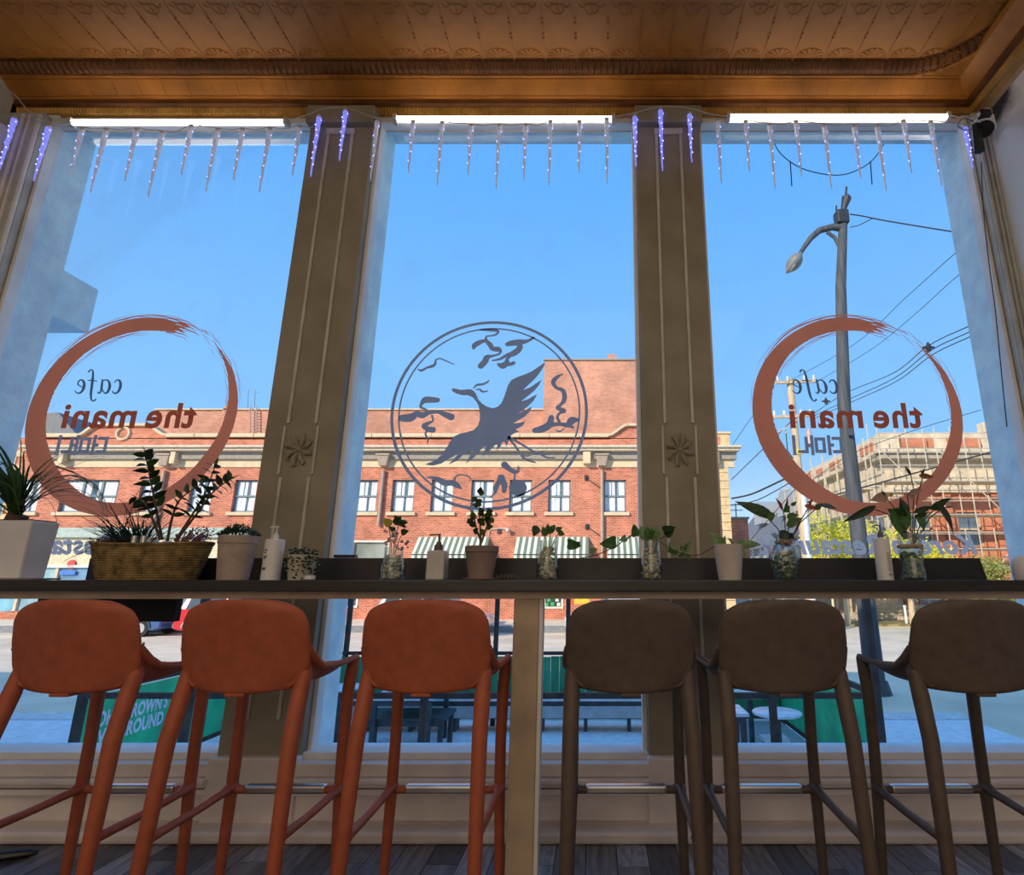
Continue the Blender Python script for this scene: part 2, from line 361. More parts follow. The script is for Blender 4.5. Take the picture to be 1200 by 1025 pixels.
# window frames, glass
for i, (a, b) in enumerate(WIN):
    f = MB()
    f.box((a, 2.90, ZS-.02), (a+.022, 2.97, ZT)); f.box((b-.022, 2.90, ZS-.02), (b, 2.97, ZT)); f.box((a, 2.90, ZT-.005), (b, 2.97, ZT+.03)); f.box((a, 2.86, ZS-.03), (b, 2.99, ZS))
    wn = st(f, 'window_%d' % (i+1), white_m, bevel=.004)
    g = MB().box((a+.01, 2.945, ZS-.005), (b-.01, 2.951, ZT)).build('glass', glass_m, wn)
    # panelled apron below
    MB().box((a, 2.80, ZS-.085), (b, 2.93, ZS-.028)).build('sill_board', sill_m, wn, bevel=.008)
    MB().box((a, 2.77, .20), (b, 2.93, .222)).build('sill_moulding', sill_m, wn, bevel=.006)
    MB().box((a, 2.785, .185), (b, 2.93, .20)).build('sill_moulding', sill_m, wn, bevel=.005)
    MB().box((a, 2.83, .03), (b, 2.93, .19)).build('apron_panel', sill_m, wn)
    MB().box((a, 2.80, .15), (b, 2.84, .175)).build('apron_rail', sill_m, wn, bevel=.004)
    # exterior sill
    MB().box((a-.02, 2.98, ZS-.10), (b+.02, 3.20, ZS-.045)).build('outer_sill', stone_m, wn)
st(MB().box((XL, 2.70, 0), (XR, 2.86, .045)), 'baseboard_front', sill_m, bevel=.012)
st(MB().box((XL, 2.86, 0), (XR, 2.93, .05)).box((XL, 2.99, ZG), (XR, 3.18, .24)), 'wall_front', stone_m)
# head and lintel outside, parapet: the whole cafe building (its shade falls on the street)
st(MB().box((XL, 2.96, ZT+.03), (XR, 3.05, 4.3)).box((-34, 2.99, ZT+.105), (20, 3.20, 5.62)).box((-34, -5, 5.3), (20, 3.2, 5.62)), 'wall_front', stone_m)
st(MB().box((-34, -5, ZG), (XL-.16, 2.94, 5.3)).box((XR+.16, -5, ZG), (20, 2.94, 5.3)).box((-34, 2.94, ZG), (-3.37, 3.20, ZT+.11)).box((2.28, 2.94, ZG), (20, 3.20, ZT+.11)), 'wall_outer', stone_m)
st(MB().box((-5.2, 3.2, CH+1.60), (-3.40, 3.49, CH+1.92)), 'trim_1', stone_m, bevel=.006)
# casings at either side
cm = M('casing_paint', (.50, .50, .46), .6, bump=.1)
c1 = st(MB().box((2.285, 2.86, 0), (XR, 2.945, 3.84)), 'trim_2', cm)
for x, ww in ((2.288, .016), (2.318, .010), (2.345, .018)): MB().box((x, 2.845, 0), (x+ww, 2.862, 3.82)).build('bead_strip', cm, c1, bevel=.004)
c2 = st(MB().box((XL, 2.86, 0), (-3.375, 2.945, 3.84)), 'trim_3', cm)
for x, ww in ((-3.40, .02), (-3.455, .012), (-3.50, .022)): MB().box((x, 2.845, 0), (x+ww, 2.862, 3.82)).build('bead_strip', white_m, c2, bevel=.004)
st(MB().box((-3.64, 2.55, 0), (-3.545, 2.86, 3.72)), 'trim_4', white_m, bevel=.02)

# ================================================================== BAR TABLE
TT = CH + .0015
tb_m = M('dark_tabletop', (.022, .019, .022), .32, var=.3, vscale=4, stretch=(.5, 6, 6))
table = thing('bar_table', 'long dark window bar with a pale post and apron', 'table', (0, 2.35, 0))
MB().box((XL+.01, -.21, TT-.040), (XR-.01, .27, TT)).build('tabletop', tb_m, table, bevel=.003)
ap_m = M('apron_paint', (.6, .47, .38), .6)
MB().box((XL+.02, -.155, TT-.068), (XR-.02, -.13, TT-.041)).build('apron', ap_m, table)
MB().box((-.312, -.15, 0), (-.218, -.065, TT-.069)).build('leg', M('post_paint', (.50, .38, .27), .6, bump=.1), table, bevel=.004)
MB().box((-.2175, -.14, 0), (-.2035, -.07, TT-.069)).build('leg_edge', white_m, table)
sh = MB().prism([(-2.25, TT), (1.715, TT), (1.695, TT+.095), (-2.25, TT+.095)], 2.56, 2.60).build('ledge', M('dark_ledge', (.024, .022, .028), .4, var=.25))
tag(sh, 'low dark back ledge standing along the rear of the window bar', 'shelf')
o = MB().box((-1.175, 2.57, TT+.097), (-1.08, 2.60, TT+.11)).build('block', tb_m); tag(o, 'small flat dark block lying on the back ledge beside the first pier', 'block')
for i, (xa, xb) in enumerate(((-2.476, -2.166), (-2.160, -1.861))):
    o = MB().box((xa, 2.60, .895), (xb, 2.64, TT-.042)).build('hanging_panel', M('black_wood', (.006, .006, .007), .6))
    tag(o, ('black panel under the bar end, outermost by the corner of the room', 'black panel under the bar, the one beside the red vehicle')[i], 'panel', 'black panels under the bar')
f = thing('table_foot', 'rounded black metal foot bar lying on the dark plank floor', 'foot', (-2.5, 2.5, 0))
MB().tube([(-.35, -.16, .02), (.1, .03, .022), (.235, .085, .02), (.262, .095, .018)], [.026, .026, .022, .01], 10, .8).build('foot_bar', black_m, f, True)
# ================================================================== STOOLS
def lerp(a, b, t): return a+(b-a)*t
def curve(keys, t):
    for (t0, v0), (t1, v1) in zip(keys[:-1], keys[1:]):
        if t <= t1: k = (t-t0)/(t1-t0) if t1 > t0 else 0; k = k*k*(3-2*k); return lerp(v0, v1, k)
    return keys[-1][1]
def make_stool(mat, label, loc, group):
    t = thing('bar_stool', label, 'stool', loc, 0, group)
    # backrest: a curved panel whose flanks sweep forward
    zb, zt = .742, 1.004
    wk = [(0, .172), (.12, .196), (.28, .205), (.5, .206), (.76, .200), (.89, .184), (.96, .156), (1, .112)]
    def back(u, v):
        s = 2*u-1; hw = curve(wk, v); x = s*hw
        z = lerp(zb, zt, v) + (-.014*(1-s*s) if v < .001 else 0) + (.010*(1-s**4) if v > .999 else 0)
        if v < .2: z -= .014*(1-s*s)*(1-v/.2) if v > .001 else 0
        return (x, -.19 + .050*s*s*(1-.25*v) - .052*v**1.2, z)
    MB().grid(back, 20, 20).build('backrest', mat, t, True, solid=.016, subsurf=1)
    # seat with raised flanks running out to square front corners
    def seat(u, v):
        s = 2*u-1; y = lerp(-.17, .20, v)
        hw = .203
        rim = curve([(0, .105), (.18, .070), (.45, .018), (1, .012)], v)
        base = curve([(0, .742), (.5, .744), (.85, .762), (1, .766)], v)
        e = max(0, (abs(s)-.80)/.20)
        return (s*hw, y, base + rim*e**1.3 + .012*s*s)
    MB().grid(seat, 20, 14).build('seat', mat, t, True, solid=.016, subsurf=1)
    for s in (-1, 1):
        flank = [(s*.198, -.165, .862), (s*.205, -.13, .825), (s*.207, -.08, .797), (s*.207, .0, .786), (s*.207, .10, .786), (s*.207, .20, .790)]
        MB().tube(flank, [.012, .014, .013, .011, .011, .012], 8, 1).build('arm_rim', mat, t, True)
        # rear leg grows out of the flank of the back
        MB().tube([(s*.186, -.136, .875), (s*.186, -.148, .83), (s*.185, -.143, .785), (s*.184, -.160, .72), (s*.187, -.19, .60), (s*.192, -.205, .34), (s*.20, -.225, .01)],
                  [.003, .009, .0225, .0255, .024, .021, .018], 12).build('leg', mat, t, True)
        MB().tube([(s*.202, .195, .790), (s*.198, .19, .74), (s*.194, .188, .68), (s*.192, .192, .50), (s*.194, .198, .34), (s*.204, .215, .01)],
                  [.019, .023, .022, .020, .020, .016], 12).build('leg', mat, t, True)
        MB().tube([(s*.193, .19, .352), (s*.194, .15, .345), (s*.193, 0, .338), (s*.191, -.16, .338), (s*.190, -.20, .345)], [.022, .014, .0125, .014, .022], 10).build('side_stretcher', mat, t, True)
    fr = MB().tube([(-.19, .198, .348), (-.165, .20, .342), (.165, .20, .342), (.19, .198, .348)], [.022, .0135, .0135, .022], 10).build('footrest', mat, t, True)
    MB().box((-.145, .182, .330), (.145, .2165, .359)).build('footrest_plate', chrome_m, fr, bevel=.008)
    MB().box((-.03, -.20, .722), (.03, -.15, .732)).build('underseat_pad', mat, t, bevel=.003)
    return t
or_m = M('orange_plastic', (.38, .088, .038), .55, var=.1, vscale=25, bump=.12, bscale=300)
br_m = M('umber_plastic', (.095, .067, .054), .55, var=.12, vscale=25, bump=.12, bscale=300)
s0 = make_stool(or_m, 'orange moulded bar stool at the window, the outermost of the three orange ones', (-1.66, 2.08, 0), 'orange stools')
dup(s0, (-1.12, 2.08, 0), 'orange bar stool between two other orange stools')
dup(s0, (-.545, 2.08, 0), 'orange bar stool next to the pale post of the bar')
s1 = make_stool(br_m, 'dark brown bar stool next to the pale post of the bar', (.104, 2.08, 0), 'brown stools')
dup(s1, (.59, 2.08, 0), 'dark brown bar stool between two other brown stools')
dup(s1, (1.20, 2.08, 0), 'dark brown bar stool nearest the plaster wall, end of the row')

# ================================================================== LIGHTS AT THE WINDOW HEAD
tube_m = M('lit_tube', (1, .95, .9), .5, emit=(1.0, .90, .80), estr=4.5, var=0)
cap_m = M('tube_cap', (.6, .55, .48), .5)
for i, (a, b) in enumerate(((83, 336), (463, 719), (853, 1111))):
    A = P(a, (145, 141, 138)[i], 2.87); B = P(b, (142, 138, 136)[i], 2.87); z = (A.z+B.z)/2
    t = thing('tube_light', ('lit white tube light above the window with the basket of plants below', 'lit white tube light above the window with the crane emblem', 'lit white tube light above the window where the street lamp shows')[i], 'light', ((A.x+B.x)/2, 2.87, z), 0, 'tube lights')
    h = (B.x-A.x)/2
    MB().tube([(-h+.01, 0, 0), (h-.01, 0, 0)], .0175, 12).build('tube', tube_m, t, True)
    for s in (-1, 1): MB().box((s*h-.012, -.022, -.022), (s*h+.012, .03, .024)).build('end_cap', cap_m, t, bevel=.004)
    MB().box((-h, .014, .010), (h, .032, .028)).build('batten', cap_m, t)
# icicle lights
ice_m = M('icicle_plastic', (.92, .92, .95), .15, var=.25, vscale=90, trans=.6, emit=(.62, .66, .9), estr=.22, spec=.9)
led_m = M('blue_led', (.3, .3, 1), .4, emit=(.22, .24, 1.0), estr=5, var=0)
ice_b = M('icicle_lit', (.35, .36, .7), .2, var=.5, vscale=90, emit=(.22, .25, 1.0), estr=.75)
wire_m = M('pale_wire', (.55, .52, .45), .6)
def icicle(px, py0, py1, lit, k):
    Y = 2.825 if not lit else 2.79
    A = P(px, py0, Y); B = P(px, py1, Y); L_ = A.z-B.z
    t = thing('icicle_light', k, 'light', (A.x, Y, A.z), 0, 'icicle lights along the window head')
    n = 16
    pts = [(.0012*math.sin(i*1.7), .0012*math.cos(i*2.3), -L_*i/n) for i in range(n+1)]
    rr = [max(.0022, (.0155 - .012*(i/n)**.9)*(1+.12*math.sin(i*2.6))) for i in range(n+1)]
    MB().tube(pts, rr, 8).build('icicle', ice_b if lit else ice_m, t, True)
    MB().tube([(0, 0, .018), (0, 0, -.008)], .0125, 8).build('cap', wire_m, t)
    ld = MB()
    for j in range(5 if not lit else 9):
        q = (j+.5)/(5 if not lit else 9)*.85; a = j*2.4; r = .0150-.0105*q
        ld.ball((r*math.cos(a), -abs(r*math.sin(a))-.002, -L_*q), .0036 if not lit else .0042, 4)
    ld.build('led', led_m, t, kind='stuff')
ICE = [  # px, top, bottom, on an unlit (pale) or bright spot, words
 (17,140,205,1),(57,150,212,1),(96,153,206,0),(124,154,226,0),(160,154,212,0),(190,157,231,0),(224,150,205,0),(255,154,224,0),(284,154,211,0),(316,153,225,0),(351,151,205,0),
 (374,138,207,1),(405,131,188,1),(442,143,212,0),(484,145,202,0),(518,146,218,0),(552,149,205,0),(585,149,221,0),(616,149,211,0),(645,145,217,0),(679,145,202,0),(711,142,215,0),(744,138,195,1),(774,130,200,1),
 (808,135,190,1),(841,143,215,0),(874,145,201,0),(902,148,221,0),(933,145,207,0),(966,149,221,0),(1001,150,209,0),(1028,150,223,0),(1059,144,203,0),(1091,145,218,0),(1131,150,197,1)]
win_of = lambda x: 'the window over the basket' if x < 365 else ('the crane window' if 430 < x < 750 else ('the street lamp window' if x > 820 else None))
ords = ['first', 'second', 'third', 'fourth', 'fifth', 'sixth', 'seventh', 'eighth', 'ninth', 'tenth', 'eleventh', 'twelfth']
cnt = {}
for (x, a, b, lit) in ICE:
    wn_ = win_of(x)
    if wn_:
        cnt[wn_] = cnt.get(wn_, 0)+1
        lab = '%s icicle light along %s, %s counted from the basket side' % ('blue lit' if lit else ('long' if b-a > 64 else 'short'), wn_, ords[cnt[wn_]-1])
    else:
        lab = 'blue lit icicle light over the %s, %s' % ('pier with the ivy pot' if x < 500 else 'pier with the flower medallion', 'on its basket side' if x in (374, 774) else 'on its far side')
    icicle(x, a, b, lit, lab)
def wirepx(name, label, pts, Y, r, mat, cat='wire', n=6):
    W = [P(a, b, Y if not isinstance(Y, (list, tuple)) else Y[i]) for i, (a, b) in enumerate(pts)]
    out_ = []
    for i in range(len(W)-1):
        p0 = W[max(i-1, 0)]; p1 = W[i]; p2 = W[i+1]; p3 = W[min(i+2, len(W)-1)]
        for k in range(n):
            t = k/n; out_.append(.5*((2*p1) + (p2-p0)*t + (2*p0-5*p1+4*p2-p3)*t*t + (3*p1-p0-3*p2+p3)*t**3))
    out_.append(W[-1]); o = MB().tube(out_, r, 5).build(name, mat, None, True); tag(o, label, cat); return o
pts = [(0, 138)] + [(x+dx, a-4-dy) for (x, a, b, l) in ICE for dx, dy in ((0, 0), (15, -2))]
wirepx('light_string', 'pale wire that the icicle lights hang from, along the whole window head', pts, 2.825, .0025, wire_m, n=3)
wirepx('light_cable', 'thin pale cable looped over the pier with the ivy pot', [(338, 141), (362, 134), (376, 128), (400, 126), (420, 131), (440, 138), (463, 138)], 2.80, .004, wire_m)
wirepx('light_cable', 'thin pale cable looped over the pier with the flower medallion', [(719, 137), (745, 132), (768, 126), (790, 125), (812, 128), (835, 134), (853, 136)], 2.80, .004, wire_m)
wirepx('light_cable', 'thin pale cable running from the corner of the room to the first tube', [(0, 100), (18, 112), (34, 130), (60, 144), (84, 143)], 2.80, .004, wire_m)
wirepx('light_cable', 'thin pale cable from the last tube to the spotlight in the corner', [(1110, 134), (1122, 137), (1138, 139), (1146, 134)], [2.84, 2.82, 2.78, 2.75], .004, wire_m)
wirepx('drooping_wire', 'thin black wire drooping across the street lamp window', [(905, 163), (915, 180), (935, 195), (960, 203), (985, 205), (1005, 199), (1022, 188), (1035, 170), (1045, 146)], 3.3, .0035, iron_m)
for i, (a, b, c, d) in enumerate(((926, 189, 928, 218), (1020, 189, 1022, 216))):
    wirepx('drop_wire', ('short black wire hanging from the drooping one, on its bulb lamp side', 'short black wire hanging from the drooping one, on its plaster wall side')[i], [(a, b), (c, d)], 3.3, .004, iron_m, n=2)
wirepx('casing_wire', 'thin dark wire running down the window casing beside the plaster wall', [(1150, 190), (1152, 240), (1158, 300), (1166, 360), (1172, 420), (1180, 500)], [2.84]*6, .003, iron_m)
# corner spotlight
q = P(1150, 148, 2.70)
t = thing('corner_spotlight', 'white and black adjustable spotlight mounted in the sooty ceiling corner', 'spotlight', q)
wp = M('white_plastic', (.75, .76, .78), .4)
MB().tube([(.03, -.02, .085), (.0, 0, .0)], [.030, .052], 14).build('housing', wp, t, True)
MB().box((-.045, -.075, .01), (.02, -.03, .055)).build('sensor', black_m, t, bevel=.01)
MB().box((.03, -.03, -.04), (.065, .02, .06)).build('bracket', wp, t, bevel=.006)
MB().tube([(.0, -.02, -.02), (-.03, -.06, -.075)], [.035, .045], 14).build('lamp_head', black_m, t, True)
MB().tube([(-.055, -.03, -.02), (-.07, -.04, -.20)], [.022, .028], 6).build('black_arm', M('dark_green_plastic', (.012, .03, .03), .3), t)
MB().tube([(.06, .0, .05), (.12, .09, .07)], [.014, .014], 8).build('mount', iron_m, t)
wirepx('loop_wire', 'thin black loop of wire beside the corner spotlight', [(1122, 147), (1128, 139), (1140, 142), (1142, 150), (1130, 152), (1122, 147)], 2.74, .0025, iron_m)

# ================================================================== DECALS ON THE GLASS
YG = 2.9425
dec_o = M('orange_vinyl', (.92, .28, .14), .7, var=.06, trans=.6, vscale=3)
dec_g = M('grey_vinyl', (.36, .38, .42), .7, var=.04, trans=.6)
dec_d = M('rust_vinyl', (.62, .13, .06), .7, var=.05, trans=.5)
dec_n = M('slate_vinyl', (.14, .22, .33), .7, var=.05, trans=.5)
dec_l = M('pale_grey_vinyl', (.80, .80, .82), .7, var=.05, trans=.6)
class FU:
    "flat outlines in XZ, merged into one film without overlaps"
    def __init__(s): s.p = []
    def poly(s, pts): s.p.append([(q[0], q[1]) for q in pts])
    def build(s, name, mat, parent=None, sc=1.0):
        from mathutils.geometry import delaunay_2d_cdt
        vs, fs = [], []
        for p in s.p:
            ar = sum(a[0]*b[1]-b[0]*a[1] for a, b in zip(p, p[1:]+p[:1]))
            if abs(ar) < 1e-9: continue
            if ar < 0: p = p[::-1]
            k = len(vs); vs += [Vector(q) for q in p]; fs.append(list(range(k, k+len(p))))
        v2, e2, f2, a1, b1, c1_ = delaunay_2d_cdt(vs, [], fs, 1, 1e-6)
        keep = [tuple(f) for f, o in zip(f2, c1_) if o]
        mb = MB(); mb.v = [(q.x, 0, q.y) for q in v2]; mb.f = keep; return mb.build(name, mat, parent)
def flat(polys, name, mat, parent=None, y=YG, org=(0, 0), th=.0012):
    mb = MB()
    for p in polys: mb.prism([(a-org[0], b-org[1]) for a, b in p], y-th if parent is None else -th, y if parent is None else 0)
    return mb.build(name, mat, parent)
def stroke(pts, n=6):
    "smooth polyline with widths (x, z, w) -> outline polygon with round ends"
    out_ = []
    for i in range(len(pts)-1):
        p0, p1, p2, p3 = pts[max(i-1, 0)], pts[i], pts[i+1], pts[min(i+2, len(pts)-1)]
        for k in range(n):
            t = k/n; out_.append(tuple(.5*(2*b + (c-a)*t + (2*a-5*b+4*c-d)*t*t + (3*b-a-3*c+d)*t**3) for a, b, c, d in zip(p0, p1, p2, p3)))
    out_.append(pts[-1]); Lf, Rt = [], []
    for i, (x, z, w_) in enumerate(out_):
        a = out_[max(i-1, 0)]; b = out_[min(i+1, len(out_)-1)]; dx, dz = b[0]-a[0], b[1]-a[1]; l = math.hypot(dx, dz) or 1
        nx_, nz_ = -dz/l*max(w_, .0004)/2, dx/l*max(w_, .0004)/2; Lf.append((x+nx_, z+nz_)); Rt.append((x-nx_, z-nz_))
    def cap(p, q, c):
        x0, z0 = c[0], c[1]; r = max(c[2], .0004)/2; a0 = math.atan2(p[1]-z0, p[0]-x0); return [(x0+r*math.cos(a0-PI*k/5), z0+r*math.sin(a0-PI*k/5)) for k in range(1, 5)]
    return Lf + cap(Lf[-1], Rt[-1], out_[-1]) + Rt[::-1] + cap(Rt[0], Lf[0], out_[0])
def strip_mesh(mb, pts, y0, y1):
    "stroke built as quads so that sharp bends stay clean"
    pl = stroke(pts); n = (len(pl)-8)//2
    Lf = pl[:n]; Rt = pl[n+4:2*n+4][::-1]
    for i in range(n-1):
        a, b, c, d = Lf[i], Lf[i+1], Rt[i+1], Rt[i]
        mb.poly([a, b, c, d])
    for c in (pts[0], pts[-1]):
        if c[2] > .004: mb.poly([(c[0]+c[2]/2*math.cos(k*PI/5), c[1]+c[2]/2*math.sin(k*PI/5)) for k in range(10)])
    return mb
RK = [(73,.875,.90),(77,.85,.945),(81,.835,.97),(90,.83,.975),(105,.83,.98),(120,.83,.975),(135,.83,.98),(150,.82,.99),(180,.812,1.0),(210,.80,1.0),(225,.81,1.0),(240,.83,1.0),(260,.87,1.0),(280,.885,1.0),(300,.88,1.0),(330,.87,1.0),(350,.885,1.0),(360,.895,1.0),(375,.91,.99),(390,.935,.975),(400,.952,.965),(404,.958,.960)]
def ring_mesh(R):
    mb = FU(); rnd = random.Random(3)
    def kk(a):
        for (a0, i0, o0), (a1, i1, o1) in zip(RK[:-1], RK[1:]):
            if a <= a1: t = (a-a0)/(a1-a0); return lerp(i0, i1, t), lerp(o0, o1, t)
        return RK[-1][1:]
    prev = None; a = 73
    while a <= 404:
        i, o = kk(a); j = .0035 if 84 < a < 215 or a > 345 else .0012
        i += rnd.uniform(-j, j); o += rnd.uniform(-j*.5, j*.5)
        t = math.radians(a); cur = ((R*i*math.cos(t), R*i*math.sin(t)), (R*o*math.cos(t), R*o*math.sin(t)))
        if prev: mb.poly([prev[0], prev[1], cur[1], cur[0]])
        prev = cur; a += .8
    wisps = [(64,80,.950,.026),(68,80,.918,.034),(66,80,.885,.028),(71,80,.855,.026),(73,80,.835,.012),(88,150,1.0,.016),(100,142,1.018,.007),(92,118,.995,.010),(62,100,.99,.012),(60,86,.955,.016),(54,84,.975,.012),(56,80,.925,.014),(64,84,.90,.012),(62,82,.86,.012),(60,76,.83,.006),
             (100,135,.80,.007),(108,148,.785,.005),(118,156,.802,.006),(92,120,.812,.010),(88,108,.79,.004),(130,158,1.025,.004),(52,60,.99,.010),(50,57,.95,.006),(41,52,.995,.006),(36,50,.965,.008),(44,54,.93,.004),(38,48,.90,.003),
             (20,42,.985,.008),(12,36,1.02,.004),(8,34,.915,.005),(2,26,.895,.004),(15,31,.935,.006),(4,22,1.012,.004),(44,58,1.01,.004),(30,44,.94,.006),(66,96,1.005,.005),(-4,12,.885,.006),(160,178,1.012,.004),(142,160,.80,.004)]
    for a0, a1, r, w_ in wisps:
        n = 10; pts_ = [(R*(r+.004*math.sin(k*1.3+a0))*math.cos(math.radians(lerp(a0, a1, k/n))), R*(r+.004*math.sin(k*1.3+a0))*math.sin(math.radians(lerp(a0, a1, k/n))), max(.0006, R*w_*math.sin(PI*(k+.3)/(n+.6)))) for k in range(n+1)]
        strip_mesh(mb, pts_, 0, 0)
    return mb
def text_mesh(s, h, bold=0, shear=0, space=1.0, width=None, xs=1.0):
    cu = bpy.data.curves.new('t', 'FONT'); cu.body = s; cu.size = 1; cu.offset = bold; cu.shear = shear; cu.space_character = space; cu.fill_mode = 'BOTH'; cu.extrude = 0; cu.resolution_u = 4
    o = bpy.data.objects.new('t', cu); C.objects.link(o); bpy.context.view_layer.update()
    me = bpy.data.meshes.new_from_object(o.evaluated_get(bpy.context.evaluated_depsgraph_get())); bpy.data.objects.remove(o)
    xs_ = [v.co.x for v in me.vertices]; lo, hi = min(xs_), max(xs_)
    k = (width/(hi-lo)) if width else h*xs
    for v in me.vertices: v.co = Vector(((v.co.x-lo)*k, -v.co.z, v.co.y*h))
    return me
def place_text(me, name, mat, parent, x, z, mirror, y=0):
    if mirror:
        for v in me.vertices: v.co.x = -v.co.x
        me.flip_normals()
    me.materials.clear(); me.materials.append(mat)
    o = link(name, me, parent, loc=(x, y, z)); return o
def pl(px, py): q = P(px, py, YG); return q.x, q.z
RCX, RCZ, RR = 1.412, CH+.893, .569
def logo(lab, dx, grp):
    t = thing('cafe_decal', lab, 'sign', (RCX+dx, YG, RCZ), 0, grp)
    ring_mesh(RR).build('brush_ring', dec_o, t)
    def loc_(px, py): x, z = pl(px, py); return x-RCX, z-RCZ
    # "the mani": two words, right edge at px 1083, left edge at 926
    x0, z0 = loc_(1083, 500.5); x1, _ = loc_(926, 500.5); _, zt_ = loc_(1000, 470)
    W_ = x0-x1; hh_ = (zt_-z0)/.76
    place_text(text_mesh('the', hh_, bold=.028, space=1.08, width=W_*.375), 'lettering', dec_d, t, x0, z0, True)
    place_text(text_mesh('mani', hh_, bold=.028, space=1.08, width=W_*.55), 'lettering', dec_d, t, x0-W_*.45, z0, True)
    # hangul
    hx0, hz0 = loc_(988, 531); hx1, hz1 = loc_(929, 512); W_ = hx0-hx1; H_ = hz1-hz0; hb = FU(); s_ = H_*.20
    def hs(a, b, c, d):   # in reading coordinates 0..1 across, 0..1 up
        A = (hx0-a*W_, hz0+b*H_); B = (hx0-c*W_, hz0+d*H_)
        x0_, x1_ = sorted((A[0], B[0])); z0_, z1_ = sorted((A[1], B[1])); hb.poly([(x0_-s_/2, z0_-s_/2), (x1_+s_/2, z0_-s_/2), (x1_+s_/2, z1_+s_/2), (x0_-s_/2, z1_+s_/2)])
    for a in ((.02,.92,.17,.92),(.02,.1,.02,.92),(.02,.1,.17,.1),(.20,.5,.26,.5),(.265,-.02,.265,1.02),
              (.37,.88,.53,.88),(.37,.12,.53,.12),(.37,.12,.37,.88),(.53,.12,.53,.88),(.615,-.02,.615,1.02),(.615,.5,.67,.5),
              (.73,.92,.73,.1),(.73,.1,.88,.1),(.985,-.02,.985,1.02)): hs(*a)
    hb.build('hangul_lettering', dec_g, t)
    # cafe, in a light chancery hand
    fx0, fz0 = loc_(982, 461); fx1, fz1 = loc_(926.5, 445); W_ = fx0-fx1; H_ = fz1-fz0
    G = {'c': [[(.34,.80,.07),(.27,.97,.09),(.14,.96,.12),(.05,.75,.17),(.02,.45,.19),(.07,.14,.16),(.18,.02,.11),(.30,.08,.08),(.36,.20,.05)]],
         'a': [[(.40,.92,.08),(.25,1.0,.09),(.10,.85,.13),(.02,.5,.19),(.05,.15,.16),(.15,.02,.10),(.28,.18,.07),(.40,.5,.07)],[(.43,1.0,.11),(.40,.6,.15),(.38,.2,.14),(.44,.02,.10),(.54,.12,.05)]],
         'f': [[(.56,1.62,.14),(.48,1.75,.08),(.38,1.66,.10),(.32,1.3,.15),(.27,.7,.17),(.22,.0,.16),(.14,-.42,.11),(.03,-.55,.08),(-.05,-.45,.13)],[(.08,.93,.06),(.30,.95,.08),(.50,.97,.06)]],
         'e': [[(.05,.45,.06),(.22,.56,.07),(.34,.72,.09),(.30,.95,.10),(.18,.98,.11),(.06,.78,.16),(.02,.42,.19),(.08,.12,.15),(.20,.02,.10),(.34,.10,.07),(.40,.22,.05)]]}
    x = 0; k = W_/2.15
    for ch, adv in (('c', .50), ('a', .60), ('f', .60), ('e', .45)):
        cb = FU()
        for gl_ in G[ch]: strip_mesh(cb, [(fx0-(x+a)*k, fz0+b*H_, c*H_*1.1) for a, b, c in gl_], 0, 0)
        cb.build('cafe_letter', dec_n, t); x += adv
    # Korean Restaurant
    kx0, kz0 = loc_(1146, 648.5); kx1, _ = loc_(888, 648.5); _, kz1 = loc_(1146, 625.5)
    place_text(text_mesh('Korean Restaurant', (kz1-kz0)/.73, bold=.035, shear=.25, space=1.05, width=kx0-kx1), 'restaurant_lettering', dec_l, t, kx0, kz0, True)
logo('orange brush ring emblem with mirrored cafe lettering, behind the basket of plants', -3.939, 'cafe emblems on the glass')
logo('orange brush ring emblem with mirrored cafe lettering, in front of the street lamp', 0, 'cafe emblems on the glass')
# crane emblem
def cr_(x, y): return pl(450+x/4.184, 365+y/4.184)
CX, CZ = -.587, CH+.888
t = thing('crane_decal', 'grey flying crane among clouds inside a double ring, on the middle glass', 'sign', (CX, YG, CZ))
for r, w_, nm in ((.528, .0165, 'outer_ring'), (.490, .009, 'inner_ring')):
    mb = FU(); n = 120
    for k in range(n):
        a, b = 2*PI*k/n, 2*PI*(k+1)/n
        mb.poly([(r2*math.cos(q), r2*math.sin(q)) for q, r2 in ((a, r-w_/2), (a, r+w_/2), (b, r+w_/2), (b, r-w_/2))])
    mb.build(nm, dec_g, t)
BODY = [(332,378),(345,376),(375,384),(400,382),(425,380),(440,388),(452,405),(462,430),(480,450),(505,466),(535,474),(560,465),(578,445),(590,415),(600,385),(608,360),(625,335),(655,320),(690,308),(725,292),(755,272),(790,248),(783,270),(760,305),(735,335),(705,362),(682,384),(715,372),(745,352),(773,334),(760,360),(735,390),(700,418),(672,440),(705,430),(730,415),(751,405),(735,435),(705,465),(680,485),(655,500),(690,485),(725,465),(715,490),(690,515),(660,532),(635,548),(665,545),(694,537),(680,560),(645,578),(664,588),(640,596),(625,605),(615,625),(600,662),(592,640),(580,640),(572,660),(552,683),(556,650),(545,655),(530,670),(505,695),(485,710),(500,660),(480,670),(455,700),(430,725),(402,745),(425,700),(440,680),(410,690),(390,700),(360,730),(315,750),(340,725),(365,700),(385,683),(355,700),(320,720),(280,745),(240,755),(200,750),(215,743),(250,730),(280,705),(305,670),(325,635),(345,610),(375,597),(410,590),(440,580),(460,560),(470,530),(470,495),(465,465),(455,445),(435,420),(410,410),(385,410),(355,402),(335,390)]
mb = FU(); mb.poly([(a-CX, b-CZ) for a, b in (cr_(*q) for q in BODY)]); mb.build('crane', dec_g, t)
sc_ = .00128
